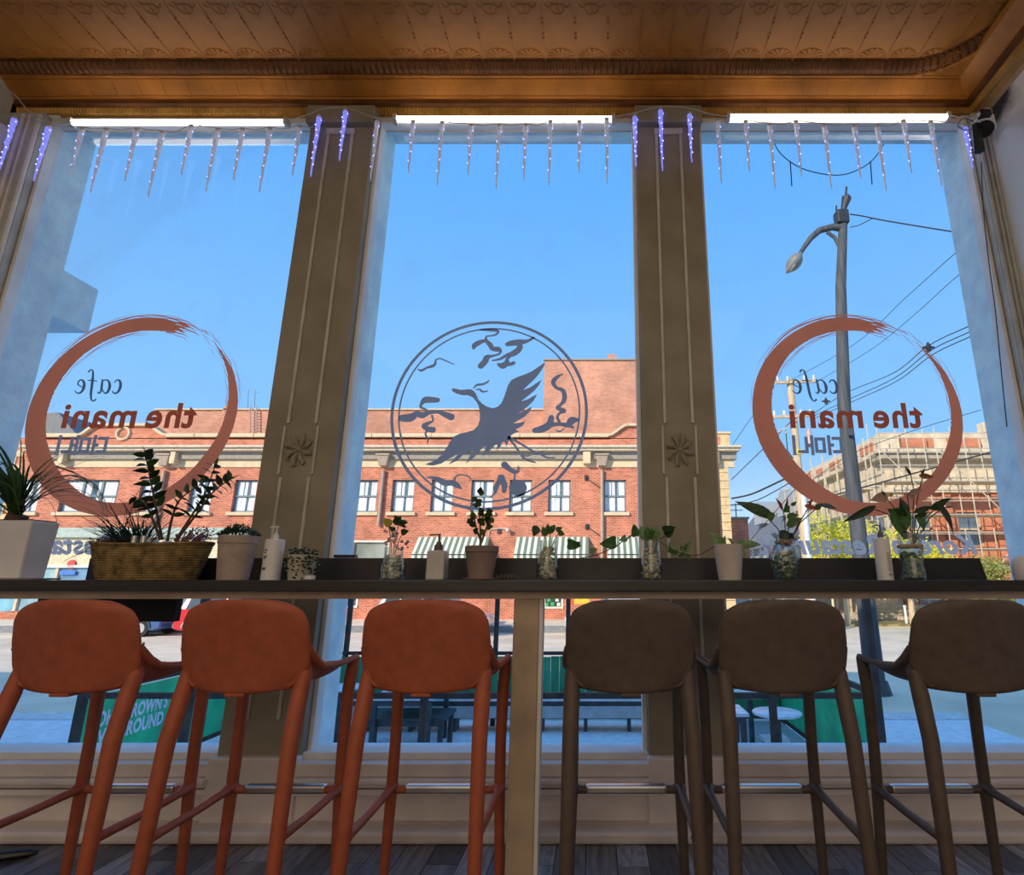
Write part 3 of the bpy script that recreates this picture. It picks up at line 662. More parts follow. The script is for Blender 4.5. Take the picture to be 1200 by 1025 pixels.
STR = {'crane_leg': [[(612,616,12),(640,630,10),(690,660,9),(740,690,9),(770,700,8),(800,716,7),(838,717,5)],[(745,694,6),(765,690,6),(783,684,3)],[(775,702,6),(800,700,5),(822,696,3)],[(612,620,12),(640,655,9),(665,690,9),(690,722,9),(742,740,5)],[(672,704,5),(700,708,6),(722,703,3)],[(690,720,5),(712,724,5),(728,720,3)]],
 'crest': [[(440,375,5),(455,360,10),(480,357,10),(500,350,9),(514,338,6)],[(452,382,5),(470,382,8),(482,392,9),(508,390,5)]],
 'cloud': [[(470,90,6),(520,90,14),(558,95,12),(552,110,10),(530,118,8),(502,122,8),(498,140,14),(470,150,22),(445,165,24),(440,178,16)],[(500,142,16),(522,165,22),(532,182,20),(560,185,24),(572,196,12),(560,210,10),(528,218,12),(505,225,26),(495,245,28),(475,266,28)],
  [(735,128,10),(700,145,16),(665,150,28),(625,155,26),(605,160,20)],[(662,155,24),(665,180,26),(635,205,28),(600,215,16),(570,232,12),(530,240,6)],[(620,210,20),(600,240,14),(605,250,22),(582,265,30),(560,258,12)],[(600,255,20),(620,258,16),(635,252,18)],
  [(165,283,4),(185,288,12),(210,275,10),(235,268,14),(250,258,12),(254,238,8),(275,230,6),(300,240,6),(343,258,4)],[(262,434,22),(225,432,28),(200,434,28),(183,455,14),(182,470,12),(210,480,5)],
  [(90,522,32),(130,520,36),(160,502,26),(190,508,28),(220,495,20),(265,492,16),(300,505,24),(330,517,30)],[(235,510,10),(240,535,8),(215,548,16),(195,560,20),(215,575,22),(240,580,26)],[(215,578,12),(203,600,8),(216,625,8),(212,648,4)],
  [(876,306,5),(850,320,16),(830,345,20),(845,372,14),(875,385,18),(885,410,20),(883,435,20),(868,455,14),(852,472,18),(885,487,18),(862,497,12),(850,518,12),(860,540,12)],[(740,582,24),(775,575,32),(810,555,30),(820,520,24)],[(805,555,26),(860,552,16),(900,555,24),(920,535,34),(945,530,18)],[(900,555,16),(928,568,10)],[(845,582,5),(862,588,7),(885,572,4)],
  [(210,812,4),(240,815,14),(270,825,22),(300,840,26),(330,840,22),(355,850,24),(380,868,6)],[(345,845,14),(347,815,8),(370,800,6),(410,806,6),(425,820,5),(420,833,4)],[(590,750,28),(610,767,22),(640,785,18),(660,778,14),(658,760,6)],[(642,785,8),(640,815,8),(636,838,16),(622,862,16),(640,890,16),(672,894,18),(690,865,18),(676,836,14),(645,830,12)],[(575,815,30),(560,840,20),(548,865,22),(545,885,12),(525,908,4)],[(572,815,28),(590,850,26),(588,880,18)]]}
GR = {'crane_leg': [[0, 1, 2], [3, 4, 5]], 'crest': [[0], [1]], 'cloud': [[0, 1], [2, 3, 4, 5], [6], [7], [8, 9, 10], [11, 12, 13, 14], [15], [16, 17], [18, 19, 20, 21]]}
for nm, ss in STR.items():
    for gidx in GR[nm]:
        mb = FU()
        for i in gidx:
            if i < len(ss): strip_mesh(mb, [(cr_(a, b)[0]-CX, cr_(a, b)[1]-CZ, c*sc_) for a, b, c in ss[i]], 0, 0)
        if mb.p: mb.build(nm, dec_g, t)
# ================================================================== THINGS ON THE BAR
def onbar(px, Y=2.33): q = P(px, 679, Y); return q.x
def leaf_mesh(L_, W_, droop=.3, fold=.25, tip=1.0, heart=False, n=6):
    mb = MB()
    prof = (lambda v: (math.sin(PI*min(1, v*1.02+.02)**.75))**.8) if not heart else (lambda v: .75+.25*math.sin(v*9) if v < .18 else max(.0, math.cos((v-.18)/.82*PI/2))**.9)
    def g(u, v):
        s = 2*u-1; w_ = W_/2*max(prof(v), .03); z = -droop*L_*v*v + fold*abs(s)*w_
        return (s*w_, L_*v*(1-.12*droop*v), z)
    return mb.grid(g, 4, n)
LM = {}
def leaf(parent, mat, base, dirv, L_, W_, droop=.3, roll=0, heart=False, name='leaf', n=6, face=False):
    key = (round(W_/L_, 1), round(droop, 1), heart, mat.name, n)
    if key not in LM:
        me = leaf_mesh(1, key[0], key[1], heart=heart, n=n).mesh('leaf', True); me.materials.append(mat); LM[key] = me
    d = Vector(dirv).normalized(); up = Vector((0, 0, 1))
    if abs(d.z) > .95: up = Vector((0, -1, 0))
    x = d.cross(up).normalized(); z = x.cross(d)
    if face: z = (Vector((0, -1, 0)) - d*d.dot(Vector((0, -1, 0)))).normalized(); x = d.cross(z)
    R = Matrix((x, d, z)).transposed() @ Matrix.Rotation(roll, 3, 'Y')
    o = link(name, LM[key], parent); o.matrix_local = Matrix.LocRotScale(Vector(base), R.to_quaternion(), Vector((L_, L_, L_))); return o
def strap(mb, base, d, L_, w_, g=1.0, n=9, stiff=0):
    p = Vector(base); v = Vector(d).normalized(); seg = L_/n; pts = [p.copy()]
    for i in range(n): v = (v + Vector((0, 0, -g*seg*(1 if i > stiff else .2)))).normalized(); p = p + v*seg; pts.append(p.copy())
    side = Vector((v.y, -v.x, 0))
    if side.length < .1: side = Vector((1, 0, 0))
    side = (side.normalized()*.6 + Vector((.6, 0, 0))).normalized(); k = len(mb.v)
    for i, q in enumerate(pts):
        ww = w_*.5*(.55+.45*math.sin(PI*min(1, (i+1)/(n+1)*1.2)))*(1 if i < n else .1)
        a = q-side*ww; b = q+side*ww; c = q + Vector((0, 0, -ww*.25)); mb.v += [tuple(a), tuple(c), tuple(b)]
    for i in range(n): mb.f += [(k+3*i, k+3*i+1, k+3*i+4, k+3*i+3), (k+3*i+1, k+3*i+2, k+3*i+5, k+3*i+4)]
g_dark = M('dark_leaf', (.035, .085, .022), .4, var=.3, trans=.25)
g_mid = M('mid_leaf', (.09, .20, .05), .45, var=.3, trans=.4)
g_lt = M('pale_leaf', (.26, .38, .15), .5, var=.3, trans=.45)
g_blk = M('deep_leaf', (.018, .045, .02), .35, var=.3, trans=.1)
stem_g = M('green_stem', (.10, .13, .05), .6)
stem_b = M('brown_stem', (.09, .055, .04), .7)
soil_m = M('soil', (.04, .028, .02), .95, bump=.5)
vase_m = glassy('vase_glass', (.94, .98, .97), .06, .02)
peb_m = [M('pebble_%s' % a, c, .45, var=.3, vscale=40) for a, c in (('tan', (.70, .54, .32)), ('grey', (.62, .58, .50)), ('olive', (.38, .34, .16)), ('green', (.08, .22, .18)))]
Tz = TT
# far corner: white planter with strap-leaved plant
x = onbar(8, 2.34)
t = thing('strap_leaf_plant', 'large strap-leaved plant in a square white planter, at the end of the bar', 'plant', (-2.40, 2.34, Tz))
wpot = M('white_ceramic', (.72, .70, .74), .35, var=.04)
def sqpot(x0, x1, y0, y1, h, tap): return MB().add([(x0+tap,y0+tap,0),(x1-tap,y0+tap,0),(x1-tap,y1-tap,0),(x0+tap,y1-tap,0),(x0,y0,h),(x1,y0,h),(x1,y1,h),(x0,y1,h)], [(0,3,2,1),(4,5,6,7),(0,1,5,4),(1,2,6,5),(2,3,7,6),(3,0,4,7)])
hp = P(30, 611, 2.34).z - Tz
sqpot(-.17, .135, -.065, .062, hp, .008).build('planter', wpot, t, bevel=.008)
MB().box((-.16, -.055, hp), (.125, .052, hp+.004)).build('soil', soil_m, t)
MB().lathe([(.10, 0), (.15, .002), (.155, .008)], 30, (.03, .01, 0)).build('saucer', wpot, t, True)
MB().tube([(-.01, .01, hp), (.0, .01, hp+.03)], .035, 10).build('stem', stem_b, t, True)
rnd = random.Random(5)
specs = [(-.3, 1, .6, .012), (.35, 1.2, .5, .018)]
for k in range(62):
    a = rnd.uniform(-PI, PI); el = rnd.uniform(.45, 2.6)
    d = (math.cos(a)*1.0+.12, math.sin(a)*.45-.12, el)
    mb = MB(); strap(mb, (.0+rnd.uniform(-.02, .02), .0, hp+.02), d, rnd.uniform(.24, .44), rnd.uniform(.009, .018), rnd.uniform(3.5, 9), 11, 2)
    mb.build('leaf', (g_dark, g_blk, g_dark, g_mid)[k % 4], t, True)
for k in range(12):
    mb = MB(); strap(mb, (.02, .0, hp+.03), (1, -.1+.05*k, 1.2+.35*k), .36+.02*k, .010, 6+.4*k, 12, 1); mb.build('leaf', (g_dark, g_lt)[k % 2], t, True)
# basket
xb0, xb1 = onbar(96, 2.34), onbar(234, 2.34); bc = (xb0+xb1)/2; hb = P(160, 637, 2.30).z-Tz
t = thing('woven_basket', 'shallow woven straw basket full of mixed plants', 'basket', (bc, 2.37, Tz))
hwb = (xb1-xb0)/2
mb = MB()
def bk(u, v):
    a = 2*PI*u; k = 1+.010*math.sin(v*PI*30); r = lerp(.80, 1.0, v**.8)*k + .006*math.sin(a*44+ (PI if int(v*22) % 2 else 0))
    sag = .012*math.cos(a)**2
    return (hwb*r*math.cos(a), .125*r*math.sin(a), (hb-.006+sag)*v)
mb.grid(bk, 150, 90).build('wall', M('straw', (.25, .165, .065), .9, var=.4, vscale=30, bump=.4, bscale=120), t, True)
MB().tube([(hwb*1.0*math.cos(a), .125*math.sin(a), hb-.004+.012*math.cos(a)**2) for a in [2*PI*k/40 for k in range(41)]], .006, 6).build('rim', MATS['straw'], t, True)
MB().lathe([(1e-4, .0), (.98, 0)], 30).build('soil', soil_m, t); C.objects[-1].scale = (hwb, .12, 1); C.objects[-1].location = (0, 0, hb-.02)
MB().lathe([(1e-4, .0), (.8, 0)], 30).build('bottom', MATS['straw'], t); C.objects[-1].scale = (hwb, .12, 1); C.objects[-1].location = (0, 0, .003)
# grass tuft in the basket
def atb(px, py, Y=2.35): q = P(px, py, Y); return Vector((q.x, q.y, q.z))
g = thing('grass_plant', 'spiky dark grass tuft growing in the straw basket', 'plant', (onbar(148, 2.35), 2.36, Tz+hb-.01))
mb = MB()
for k in range(260):
    a = rnd.uniform(-PI, PI); el = abs(rnd.gauss(.8, .7)); strap(mb, (rnd.uniform(-.07, .05), rnd.uniform(-.03, .03), 0), (math.cos(a)-.2, math.sin(a)*.6, el), rnd.uniform(.10, .25), .0058, rnd.uniform(1.5, 6), 6)
mb.build('leaves', g_blk, g, kind='stuff')
for i, cx in enumerate((148, 159)):
    o = MB().lathe([(.012, -.03), (.0125, .034), (.0112, .034), (.0112, -.02)], 14).build('metal_cup', chrome_m, None, True, loc=(onbar(cx+4, 2.30), 2.285, Tz+hb-.004)); tag(o, ('small steel cup in the basket, the one nearer the grass tuft', 'small steel cup in the basket, the one nearer the tall leafy stems')[i], 'cup', 'steel cups in the basket')
# heathers
hea = M('heather', (.34, .15, .22), .8, var=.4, vscale=60); 
def heather(nm, lab, cx, w_, h_, lean, n_):
    t = thing('heather', lab, 'plant', (onbar(cx, 2.33), 2.34, Tz+hb-.01)); st_ = MB(); fo = MB()
    for k in range(n_):
        a = rnd.uniform(-1, 1); p = Vector((rnd.uniform(-w_, w_)*.4, rnd.uniform(-.03, .03), 0)); q = p + Vector((a*w_+lean, rnd.uniform(-.03, .03), h_*rnd.uniform(.5, 1))); m_ = (p+q)/2 + Vector((0, 0, .01))
        st_.tube([p, m_, q], .0012, 4)
        for j in range(12):
            r_ = p.lerp(q, .25+.75*j/12) + Vector((rnd.uniform(-.007, .007), rnd.uniform(-.007, .007), rnd.uniform(-.004, .006))); fo.ball(r_, rnd.uniform(.002, .0042), 4)
    st_.build('stems', stem_b, t, kind='stuff'); fo.build('blossoms', hea, t, kind='stuff')
heather('h', 'low purple heather at the planter side of the basket', 118, .075, .045, 0, 46)
heather('h', 'taller purple heather leaning out of the basket towards the grey shrub pot', 208, .05, .085, .045, 26)
# zz plant: arching stems with paired leaflets
z = thing('leafy_stem_plant', 'tall plant with arching stems of paired glossy leaflets, in the basket', 'plant', (onbar(196, 2.36), 2.37, Tz+hb-.01))
O = Vector(z.location)
def zstem(pts, n_, l0):
    W_ = [atb(a, b, Y) - O for a, b, Y in pts]; m = 16; C_ = []
    for k in range(m+1):
        tt = k/m*(len(W_)-1); i = min(int(tt), len(W_)-2); f_ = tt-i; p0, p1, p2, p3 = W_[max(i-1, 0)], W_[i], W_[i+1], W_[min(i+2, len(W_)-1)]
        C_.append(.5*((2*p1)+(p2-p0)*f_+(2*p0-5*p1+4*p2-p3)*f_*f_+(3*p1-p0-3*p2+p3)*f_**3))
    MB().tube(C_, [lerp(.0062, .002, k/m) for k in range(m+1)], 6).build('stem', stem_b, z, True)
    for k in range(n_):
        tt = lerp(.36, .97, k/(n_-1)); i = int(tt*m); p = C_[i].lerp(C_[min(i+1, m)], tt*m-i); d = (C_[min(i+1, m)]-C_[i]).normalized()
        for s in (-1, 1):
            sd_ = d.cross(Vector((0, 1, 0))).normalized()*s
            leaf(z, g_blk if k % 3 else g_dark, p, d*.45+sd_*.9+Vector((0, rnd.uniform(-.5, .3), 0)), l0*1.1*lerp(1, .72, tt)*rnd.uniform(.9, 1.15), l0*.46, .2, rnd.uniform(-.5, .5)+.6*s)
    leaf(z, g_dark, C_[-1], C_[-1]-C_[-2], l0*.7, l0*.3, .1)
zstem([(190, 632, 2.36), (183, 596, 2.36), (176, 560, 2.36), (170, 532, 2.35)], 9, .062)
zstem([(205, 634, 2.37), (222, 608, 2.37), (240, 578, 2.38), (252, 546, 2.38)], 8, .058)
zstem([(206, 634, 2.35), (232, 600, 2.34), (252, 574, 2.33), (270, 562, 2.33)], 7, .056)
zstem([(196, 634, 2.34), (202, 606, 2.33), (212, 584, 2.32), (238, 566, 2.31)], 7, .050)
zstem([(188, 632, 2.33), (178, 606, 2.32), (170, 590, 2.31), (158, 582, 2.31)], 5, .050)
# round pots
def lpot(name, label, px0, px1, py, rb, mat, cat='pot', Y=2.34, rim=.0, n=28, parts=True):
    xa, xb = onbar(px0, Y), onbar(px1, Y); r = (xb-xa)/2*.985; h = P((px0+px1)/2, py, Y).z-Tz
    t = thing(name, label, cat, ((xa+xb)/2, Y, Tz)); prof = [(r*rb, 0), (r*rb*1.0, .002), (lerp(r*rb, r, .82), h*.82-.001)]
    if rim: prof += [(lerp(r*rb, r, .82)+rim, h*.825)]
    prof += [(r, h), (r-.007, h), (r*rb*.95, h-.03), (1e-4, h-.03)]
    MB().lathe(prof, n).build('pot', mat, t, True); return t, r, h
pinkpot = M('dusty_pot', (.40, .31, .27), .75, bump=.2, var=.12, vscale=18)
t, r, h = lpot('shrub_pot', 'tall pale ribbed pot with a low bushy green shrub, beside the basket', 251, 294, 628, .78, pinkpot, 'plant', rim=.003)
mb = MB()
for k in range(900):
    a = rnd.uniform(0, 2*PI); q = rnd.random()**.5; zz = (1-q*q)*.042*rnd.uniform(.4, 1.1); p = (r*1.02*q*math.cos(a), r*q*math.sin(a), h+zz)
    strap(mb, p, (math.cos(a)*q+rnd.uniform(-.5, .5), math.sin(a)*q, rnd.uniform(.5, 1.2)), rnd.uniform(.008, .016), .0045, 5, 2)
mb.build('foliage', g_dark, t, kind='stuff')
wbot = M('white_bottle', (.72, .72, .74), .35, var=.05)
lbl = M('label_ink', (.05, .05, .06), .6)
def pump(t, z0, mat, r=.006, tw=.028, h=.03, side=-1):
    MB().tube([(0, 0, z0), (0, 0, z0+h*.35), (0, 0, z0+h*.36), (0, 0, z0+h*.55)], [r*1.9, r*1.7, r*1.2, r*.9], 12).build('collar', mat, t, True)
    p = MB().tube([(0, 0, z0+h*.5), (0, 0, z0+h)], r*.42, 8); p.bar((-.006*side, 0, z0+h), (tw*side, 0, z0+h-.002), .009, .005); p.build('pump', mat, t, True)
xa, xb = onbar(306, 2.33), onbar(327, 2.33); r = (xb-xa)/2; h = P(316, 632, 2.33).z-Tz
t = thing('pump_bottle', 'white pump bottle with small dark print, beside the shrub pot', 'bottle', ((xa+xb)/2, 2.33, Tz))
MB().lathe([(r, 0), (r, h-.004), (r-.004, h), (.008, h+.001)], 24).build('bottle', wbot, t, True)
pump(t, h, wbot, tw=.026, h=P(316, 617, 2.33).z-Tz-h)
lb = MB()
for k, (z0, w_) in enumerate(((.115, .010), (.105, .006), (.09, .012), (.083, .008), (.045, .014), (.04, .012))): lb.box((-.018, -r-.001, z0), (-.018+w_, -r+.004, z0+.004))
lb.build('print', lbl, t, kind='stuff')
t, r, h = lpot('trailing_plant', 'small pale pot overgrown by a trailing fine-leaved plant, before the first pier', 335, 368, 650, .8, M('cream_pot', (.50, .45, .38), .7), 'plant')
mb = MB(); mb2 = MB()
for k in range(380):
    a = rnd.uniform(-PI, PI); q = rnd.random()**.5*1.25; px_ = r*q*math.cos(a); py_ = r*q*math.sin(a); zz = h+.012*(1-q)+rnd.uniform(-.008, .020) - (max(0, q-1)*.25)
    if px_ > .0 and rnd.random() < .55: zz -= rnd.uniform(0, .065); px_ = abs(px_)*1.0+.006; py_ = -abs(py_)-.012
    (mb if k % 3 else mb2).ball((px_, py_, zz), rnd.uniform(.004, .0065), 4, (1, 1, .6))
mb.build('leaves', g_blk, t, kind='stuff'); mb2.build('leaves', M('grey_leaf', (.22, .26, .20), .6), t, kind='stuff')
o = MB().lathe([(.015, 0), (.02, .003), (.0205, .018), (.018, .018), (.016, .006), (1e-4, .005)], 18).build('small_dish', wbot, None, True, loc=(onbar(363, 2.26), 2.26, Tz)); tag(o, 'tiny white dish in front of the trailing plant', 'dish')
def vase(label, px0, px1, pyt, prof, name='glass_vase', Y=2.33, peb=60, ph=.75, cat='vase', pk=None):
    xa, xb = onbar(px0, Y), onbar(px1, Y); R_ = (xb-xa)/2; h = P((px0+px1)/2, pyt, Y).z-Tz
    t = thing(name, label, cat, ((xa+xb)/2, Y, Tz)); pr = [(1e-4, .002)] + [(a*R_, b*h) for a, b in prof]; inner = [(max(a*R_-.0025, 1e-4), max(b*h, .006)) for a, b in reversed(prof)] + [(1e-4, .006)]
    MB().lathe(pr+inner, 26).build('vase', vase_m, t, True)
    def rad(z):
        for (a0, b0), (a1, b1) in zip(prof[:-1], prof[1:]):
            if b0*h <= z <= b1*h and b1 > b0: return lerp(a0, a1, (z/h-b0)/(b1-b0))*R_
        return prof[0][0]*R_
    mbs = [MB() for _ in peb_m]
    for k in range(peb):
        zz = rnd.uniform(.008, h*ph); rr_ = rad(zz)*.86-.003; a = rnd.uniform(0, 2*PI); q = rnd.random()**.35; i = rnd.choice(pk or [0, 1, 2, 0, 1])
        mbs[i].ball((rr_*q*math.cos(a), rr_*q*math.sin(a), zz), rnd.uniform(.0055, .0095), 5, (1, 1, .75))
    for m_, mt in zip(mbs, peb_m):
        if m_.v: m_.build('pebbles', mt, t, True, kind='stuff')
    return t, R_, h
FL = [(.95, 0), (1.0, .04), (.93, .35), (.62, .62), (.50, .75), (.60, .92), (.66, 1.0)]
TP = [(.95, 0), (1.0, .06), (.93, .4), (.78, .75), (.74, 1.0)]
def plant_in(t, px, label, cat='plant', name='potted_cutting', dz=0): return thing(name, label, cat, (t.location.x, t.location.y, Tz+dz))
# flower vase
t, r, h = vase('waisted glass vase of tan pebbles and shells, next to the frosted soap bottle', 444, 474, 641, [(.95, 0), (1.0, .04), (.95, .4), (.72, .70), (.74, 1.0)], peb=110, pk=[0, 1, 1, 3, 0])
p = plant_in(t, 0, 'small cutting with a yellow leaf and pale blossoms in the waisted vase', name='flower_cutting', dz=h*.6)
def twig(t, pts, r_, mat=stem_g):
    O = Vector(t.location); W_ = [P(a, b, Y)-O for a, b, Y in pts]; MB().tube(W_, r_, 6).build('stem', mat, t, True); return W_
Y = 2.33
for q in ([(459, 650), (458, 632), (455, 615)], [(461, 650), (463, 630), (468, 612)], [(462, 650), (468, 632), (476, 616)]): twig(p, [(a, b, Y) for a, b in q], .0018, stem_b)
def lf(t, mat, a, b, c, d, W_=.5, droop=.2, heart=False, dy=-.02, roll=None, Y=2.33):
    O = Vector(t.location); A = P(a, b, Y)-O; B = P(c, d, Y+dy)-O; L_ = (B-A).length; return leaf(t, mat, A, B-A, L_, L_*W_, droop, rnd.uniform(-.6, .6) if roll is None else roll, heart, face=True)
lf(p, M('yellow_leaf', (.45, .36, .03), .5, trans=.4), 458, 616, 450, 607, .8)
for a in ((462, 614, 470, 606), (468, 612, 462, 604), (468, 614, 477, 611), (474, 618, 470, 610), (463, 622, 456, 617), (470, 624, 478, 622), (459, 628, 466, 624)): lf(p, g_dark, *a, .7)
bl = MB()
for k in range(22): q = P(rnd.uniform(451, 466), rnd.uniform(622, 640), Y-.01)-Vector(p.location); bl.ball(q, rnd.uniform(.005, .008), 5)
bl.build('blossoms', M('pale_blossom', (.62, .48, .50), .7, var=.3, vscale=60), p, kind='stuff')
bl = MB()
for k in range(7): q = P(rnd.uniform(466, 479), rnd.uniform(634, 646), Y-.01)-Vector(p.location); bl.ball(q, rnd.uniform(.004, .007), 5)
bl.build('blossoms', M('mauve_blossom', (.30, .22, .30), .7), p, kind='stuff')
# soap bottle frosted, square
x0, x1 = onbar(501, 2.33), onbar(522, 2.33); h = P(512, 645, 2.33).z-Tz
t = thing('soap_bottle', 'square frosted soap bottle with a dark pump, before the first awning', 'bottle', ((x0+x1)/2, 2.33, Tz)); hw = (x1-x0)/2
sqpot(-hw, hw, -hw, hw, h, -.0005).build('bottle', M('frosted_soap', (.50, .47, .46), .3), t, bevel=.006)
MB().box((-hw*.9, -hw*.9, 0.002), (hw*.9, hw*.9, h*.3)).build('soap', M('soap', (.6, .6, .62), .4), t)
pump(t, h, M('dark_pump', (.10, .07, .07), .4), r=.010, tw=.040, h=P(512, 626, 2.33).z-Tz-h)
# jade plant
t, r, h = lpot('jade_pot', 'grey-brown clay pot with rim, in the middle of the bar', 543, 583, 640, .70, M('clay_pot', (.25, .175, .155), .8, bump=.15), 'pot', rim=.004)
MB().lathe([(r*.8, 0), (r*1.02, .004), (r*1.03, .009), (r*.75, .008)], 26).build('saucer', MATS['clay_pot'], t, True)
p = thing('jade_plant', 'small upright jade plant with round leaves, in the clay pot', 'plant', (t.location.x, 2.34, Tz+h-.03)); Y = 2.34
for q in ([(563, 648), (563, 625), (562, 600), (562, 585)], [(563, 632), (558, 620), (556, 608)], [(564, 636), (570, 618), (575, 606)], [(563, 610), (568, 603), (572, 600)]): twig(p, [(a, b, Y) for a, b in q], [.005, .004, .003, .0025][:len(q)], stem_g)
for k, (a, b) in enumerate([(562, 585, ), (562, 578), (567, 578), (558, 582), (557, 590), (561, 592), (566, 596), (570, 600), (574, 605), (577, 602), (573, 610), (579, 608), (568, 610), (562, 604), (555, 606), (551, 607), (549, 608), (554, 612), (552, 617), (560, 612), (565, 616), (570, 617), (556, 625), (562, 624), (575, 613), (564, 588), (570, 605)]):
    an = rnd.uniform(0, 2*PI); lf(p, (g_dark, g_blk, M('olive_leaf', (.10, .12, .02), .4, trans=.2))[k % 3], a, b, a+7.5*math.cos(an), b-7.5*math.sin(an), .8, .1, Y=Y)
# dry sprig
t = thing('dried_sprig', 'dried brown sprig lying on the bar beside the clay pot', 'twig', (onbar(590, 2.28), 2.28, Tz+.004))
for k in range(5): MB().tube([(-.02+.012*k, 0, .0+.001*k), (-.03+.015*k, .01, .016+.004*(k % 2)), (-.045+.018*k+.03, .02, .004)], .0018, 4).build('twig', M('dry', (.16, .12, .09), .8), t)
# pothos vases
t, r, h = vase('tapered glass vase of tan pebbles, second vase along from the soap bottle', 628, 655, 633, TP, peb=130, ph=.82)
p = plant_in(t, 0, 'small pothos cutting with rounded leaves, between the two middle awnings', dz=h*.5); Y = 2.33
for q in ([(641, 650), (640, 632), (634, 622), (628, 624)], [(642, 650), (644, 630), (646, 620)], [(643, 650), (650, 632), (656, 622)]): twig(p, [(a, b, Y) for a, b in q], .0018)
for a in ((629, 616, 626, 628), (640, 628, 636, 617), (644, 624, 641, 614), (646, 622, 650, 615), (648, 624, 642, 620), (652, 622, 658, 618), (655, 624, 661, 626), (638, 624, 646, 622)): lf(p, g_mid if a[0] != 629 else g_dark, *a, .75)
t, r, h = vase('tapered glass vase of tan pebbles, before the pier with the medallion', 750, 777, 633, TP, peb=130, ph=.82)
p = plant_in(t, 0, 'pothos with long runners stretching both ways along the bar', name='pothos', dz=h*.5)
for q in ([(763, 652), (757, 636), (748, 622), (735, 630), (722, 640), (700, 650), (675, 655), (655, 654)], [(764, 652), (766, 632), (764, 618)], [(765, 652), (772, 634), (790, 645), (806, 651), (820, 650), (838, 640)], [(765, 650), (771, 632), (780, 628), (782, 622)], [(735, 632), (742, 625), (748, 628)]): twig(p, [(a, b, Y-.02) for a, b in q], .002, stem_b)
for a, m_ in (((722, 634, 703, 638), g_mid), ((672, 640, 680, 635), g_mid), ((665, 636, 681, 640), g_mid), ((692, 646, 700, 643), g_lt), ((734, 630, 726, 633), g_lt), ((744, 622, 743, 614), g_dark), ((746, 628, 742, 615), g_mid), ((757, 630, 750, 616), g_lt), ((762, 632, 757, 617), g_mid), ((764, 630, 770, 616), g_lt), ((766, 632, 775, 622), g_lt), ((768, 630, 762, 620), g_mid), ((777, 622, 792, 618), g_dark), ((780, 627, 790, 622), g_dark)):
    lf(p, m_, *a, .8, .15, True, Y=Y-.02)
for k in range(11):
    a, b = 790+rnd.uniform(-8, 20), 645+rnd.uniform(-9, 6); an = rnd.uniform(0, 2*PI); lf(p, g_lt if k % 2 else g_mid, a, b, a+8*math.cos(an), b-8*math.sin(an), .6, .2, Y=Y)
t, r, h = lpot('white_pot', 'plain white tapered pot between pothos runner and street lamp window', 838, 873, 638, .76, M('offwhite_pot', (.56, .50, .49), .8, bump=.2, var=.06), 'pot')
p = thing('pale_cutting', 'pale variegated leaves growing from the plain white pot', 'plant', (t.location.x, 2.34, Tz+h-.03))
for a in ((846, 640, 833, 622), (850, 640, 843, 626), (846, 638, 850, 628), (862, 640, 873, 632), (866, 638, 880, 640), (868, 640, 892, 634), (868, 642, 876, 652), (860, 638, 855, 630)): lf(p, g_lt, *a, .45, .3, Y=2.34)
# bow vase
t, r, h = vase('round-bellied glass vase with a twine bow and flared mouth', 905, 938, 625, [(.62, 0), (.70, .04), (.98, .35), (1.0, .45), (.80, .68), (.50, .80), (.60, .90), (.92, 1.0)], peb=150, ph=.62, pk=[3, 3, 2, 1])
tw = M('twine', (.42, .32, .24), .8, bump=.3)
b = MB().lathe([(r*.52, h*.77), (r*.60, h*.79), (r*.60, h*.83), (r*.52, h*.85)], 20); b.build('band', tw, t, True)
for s in (-1, 1): MB().tube([(-.008, -r*.62, h*.80), (s*.025, -r*.75, h*.86), (s*.035, -r*.78, h*.80), (s*.02, -r*.70, h*.76), (-.008, -r*.62, h*.80)], .005, 6, .5).build('bow_loop', tw, t, True)
p = thing('anthurium', 'anthurium with red blooms and a big drooping leaf, in the bow vase', 'plant', (t.location.x, 2.33, Tz+h*.6)); Y = 2.33
for q in ([(920, 640), (912, 620), (900, 607)], [(921, 640), (920, 615), (918, 597)], [(922, 640), (925, 610), (925, 592)], [(923, 640), (935, 615), (948, 594)], [(924, 640), (938, 612), (955, 597)]): twig(p, [(a, b, Y) for a, b in q], .0022, stem_b)
red = M('red_spathe', (.30, .03, .03), .4)
for a, m_, w_ in (((906, 606, 864, 585), g_dark, .34), ((903, 600, 903, 611), g_mid, .8), ((917, 598, 911, 582), red, .3), ((919, 598, 925, 584), red, .3), ((927, 592, 934, 588), g_mid, .6), ((924, 593, 919, 600), g_mid, .8), ((943, 592, 958, 596), red, .4), ((948, 594, 951, 584), red, .3), ((955, 597, 964, 589), g_blk, .6), ((922, 606, 936, 603), g_mid, .6), ((922, 616, 940, 606), g_mid, .5), ((924, 618, 934, 610), g_lt, .5), ((962, 592, 982, 594), M('slate_leaf', (.05, .10, .14), .4), .4), ((922, 622, 915, 634), g_blk, .8), ((922, 626, 931, 632), g_blk, .8)): lf(p, m_, *a, w_, .2, False)
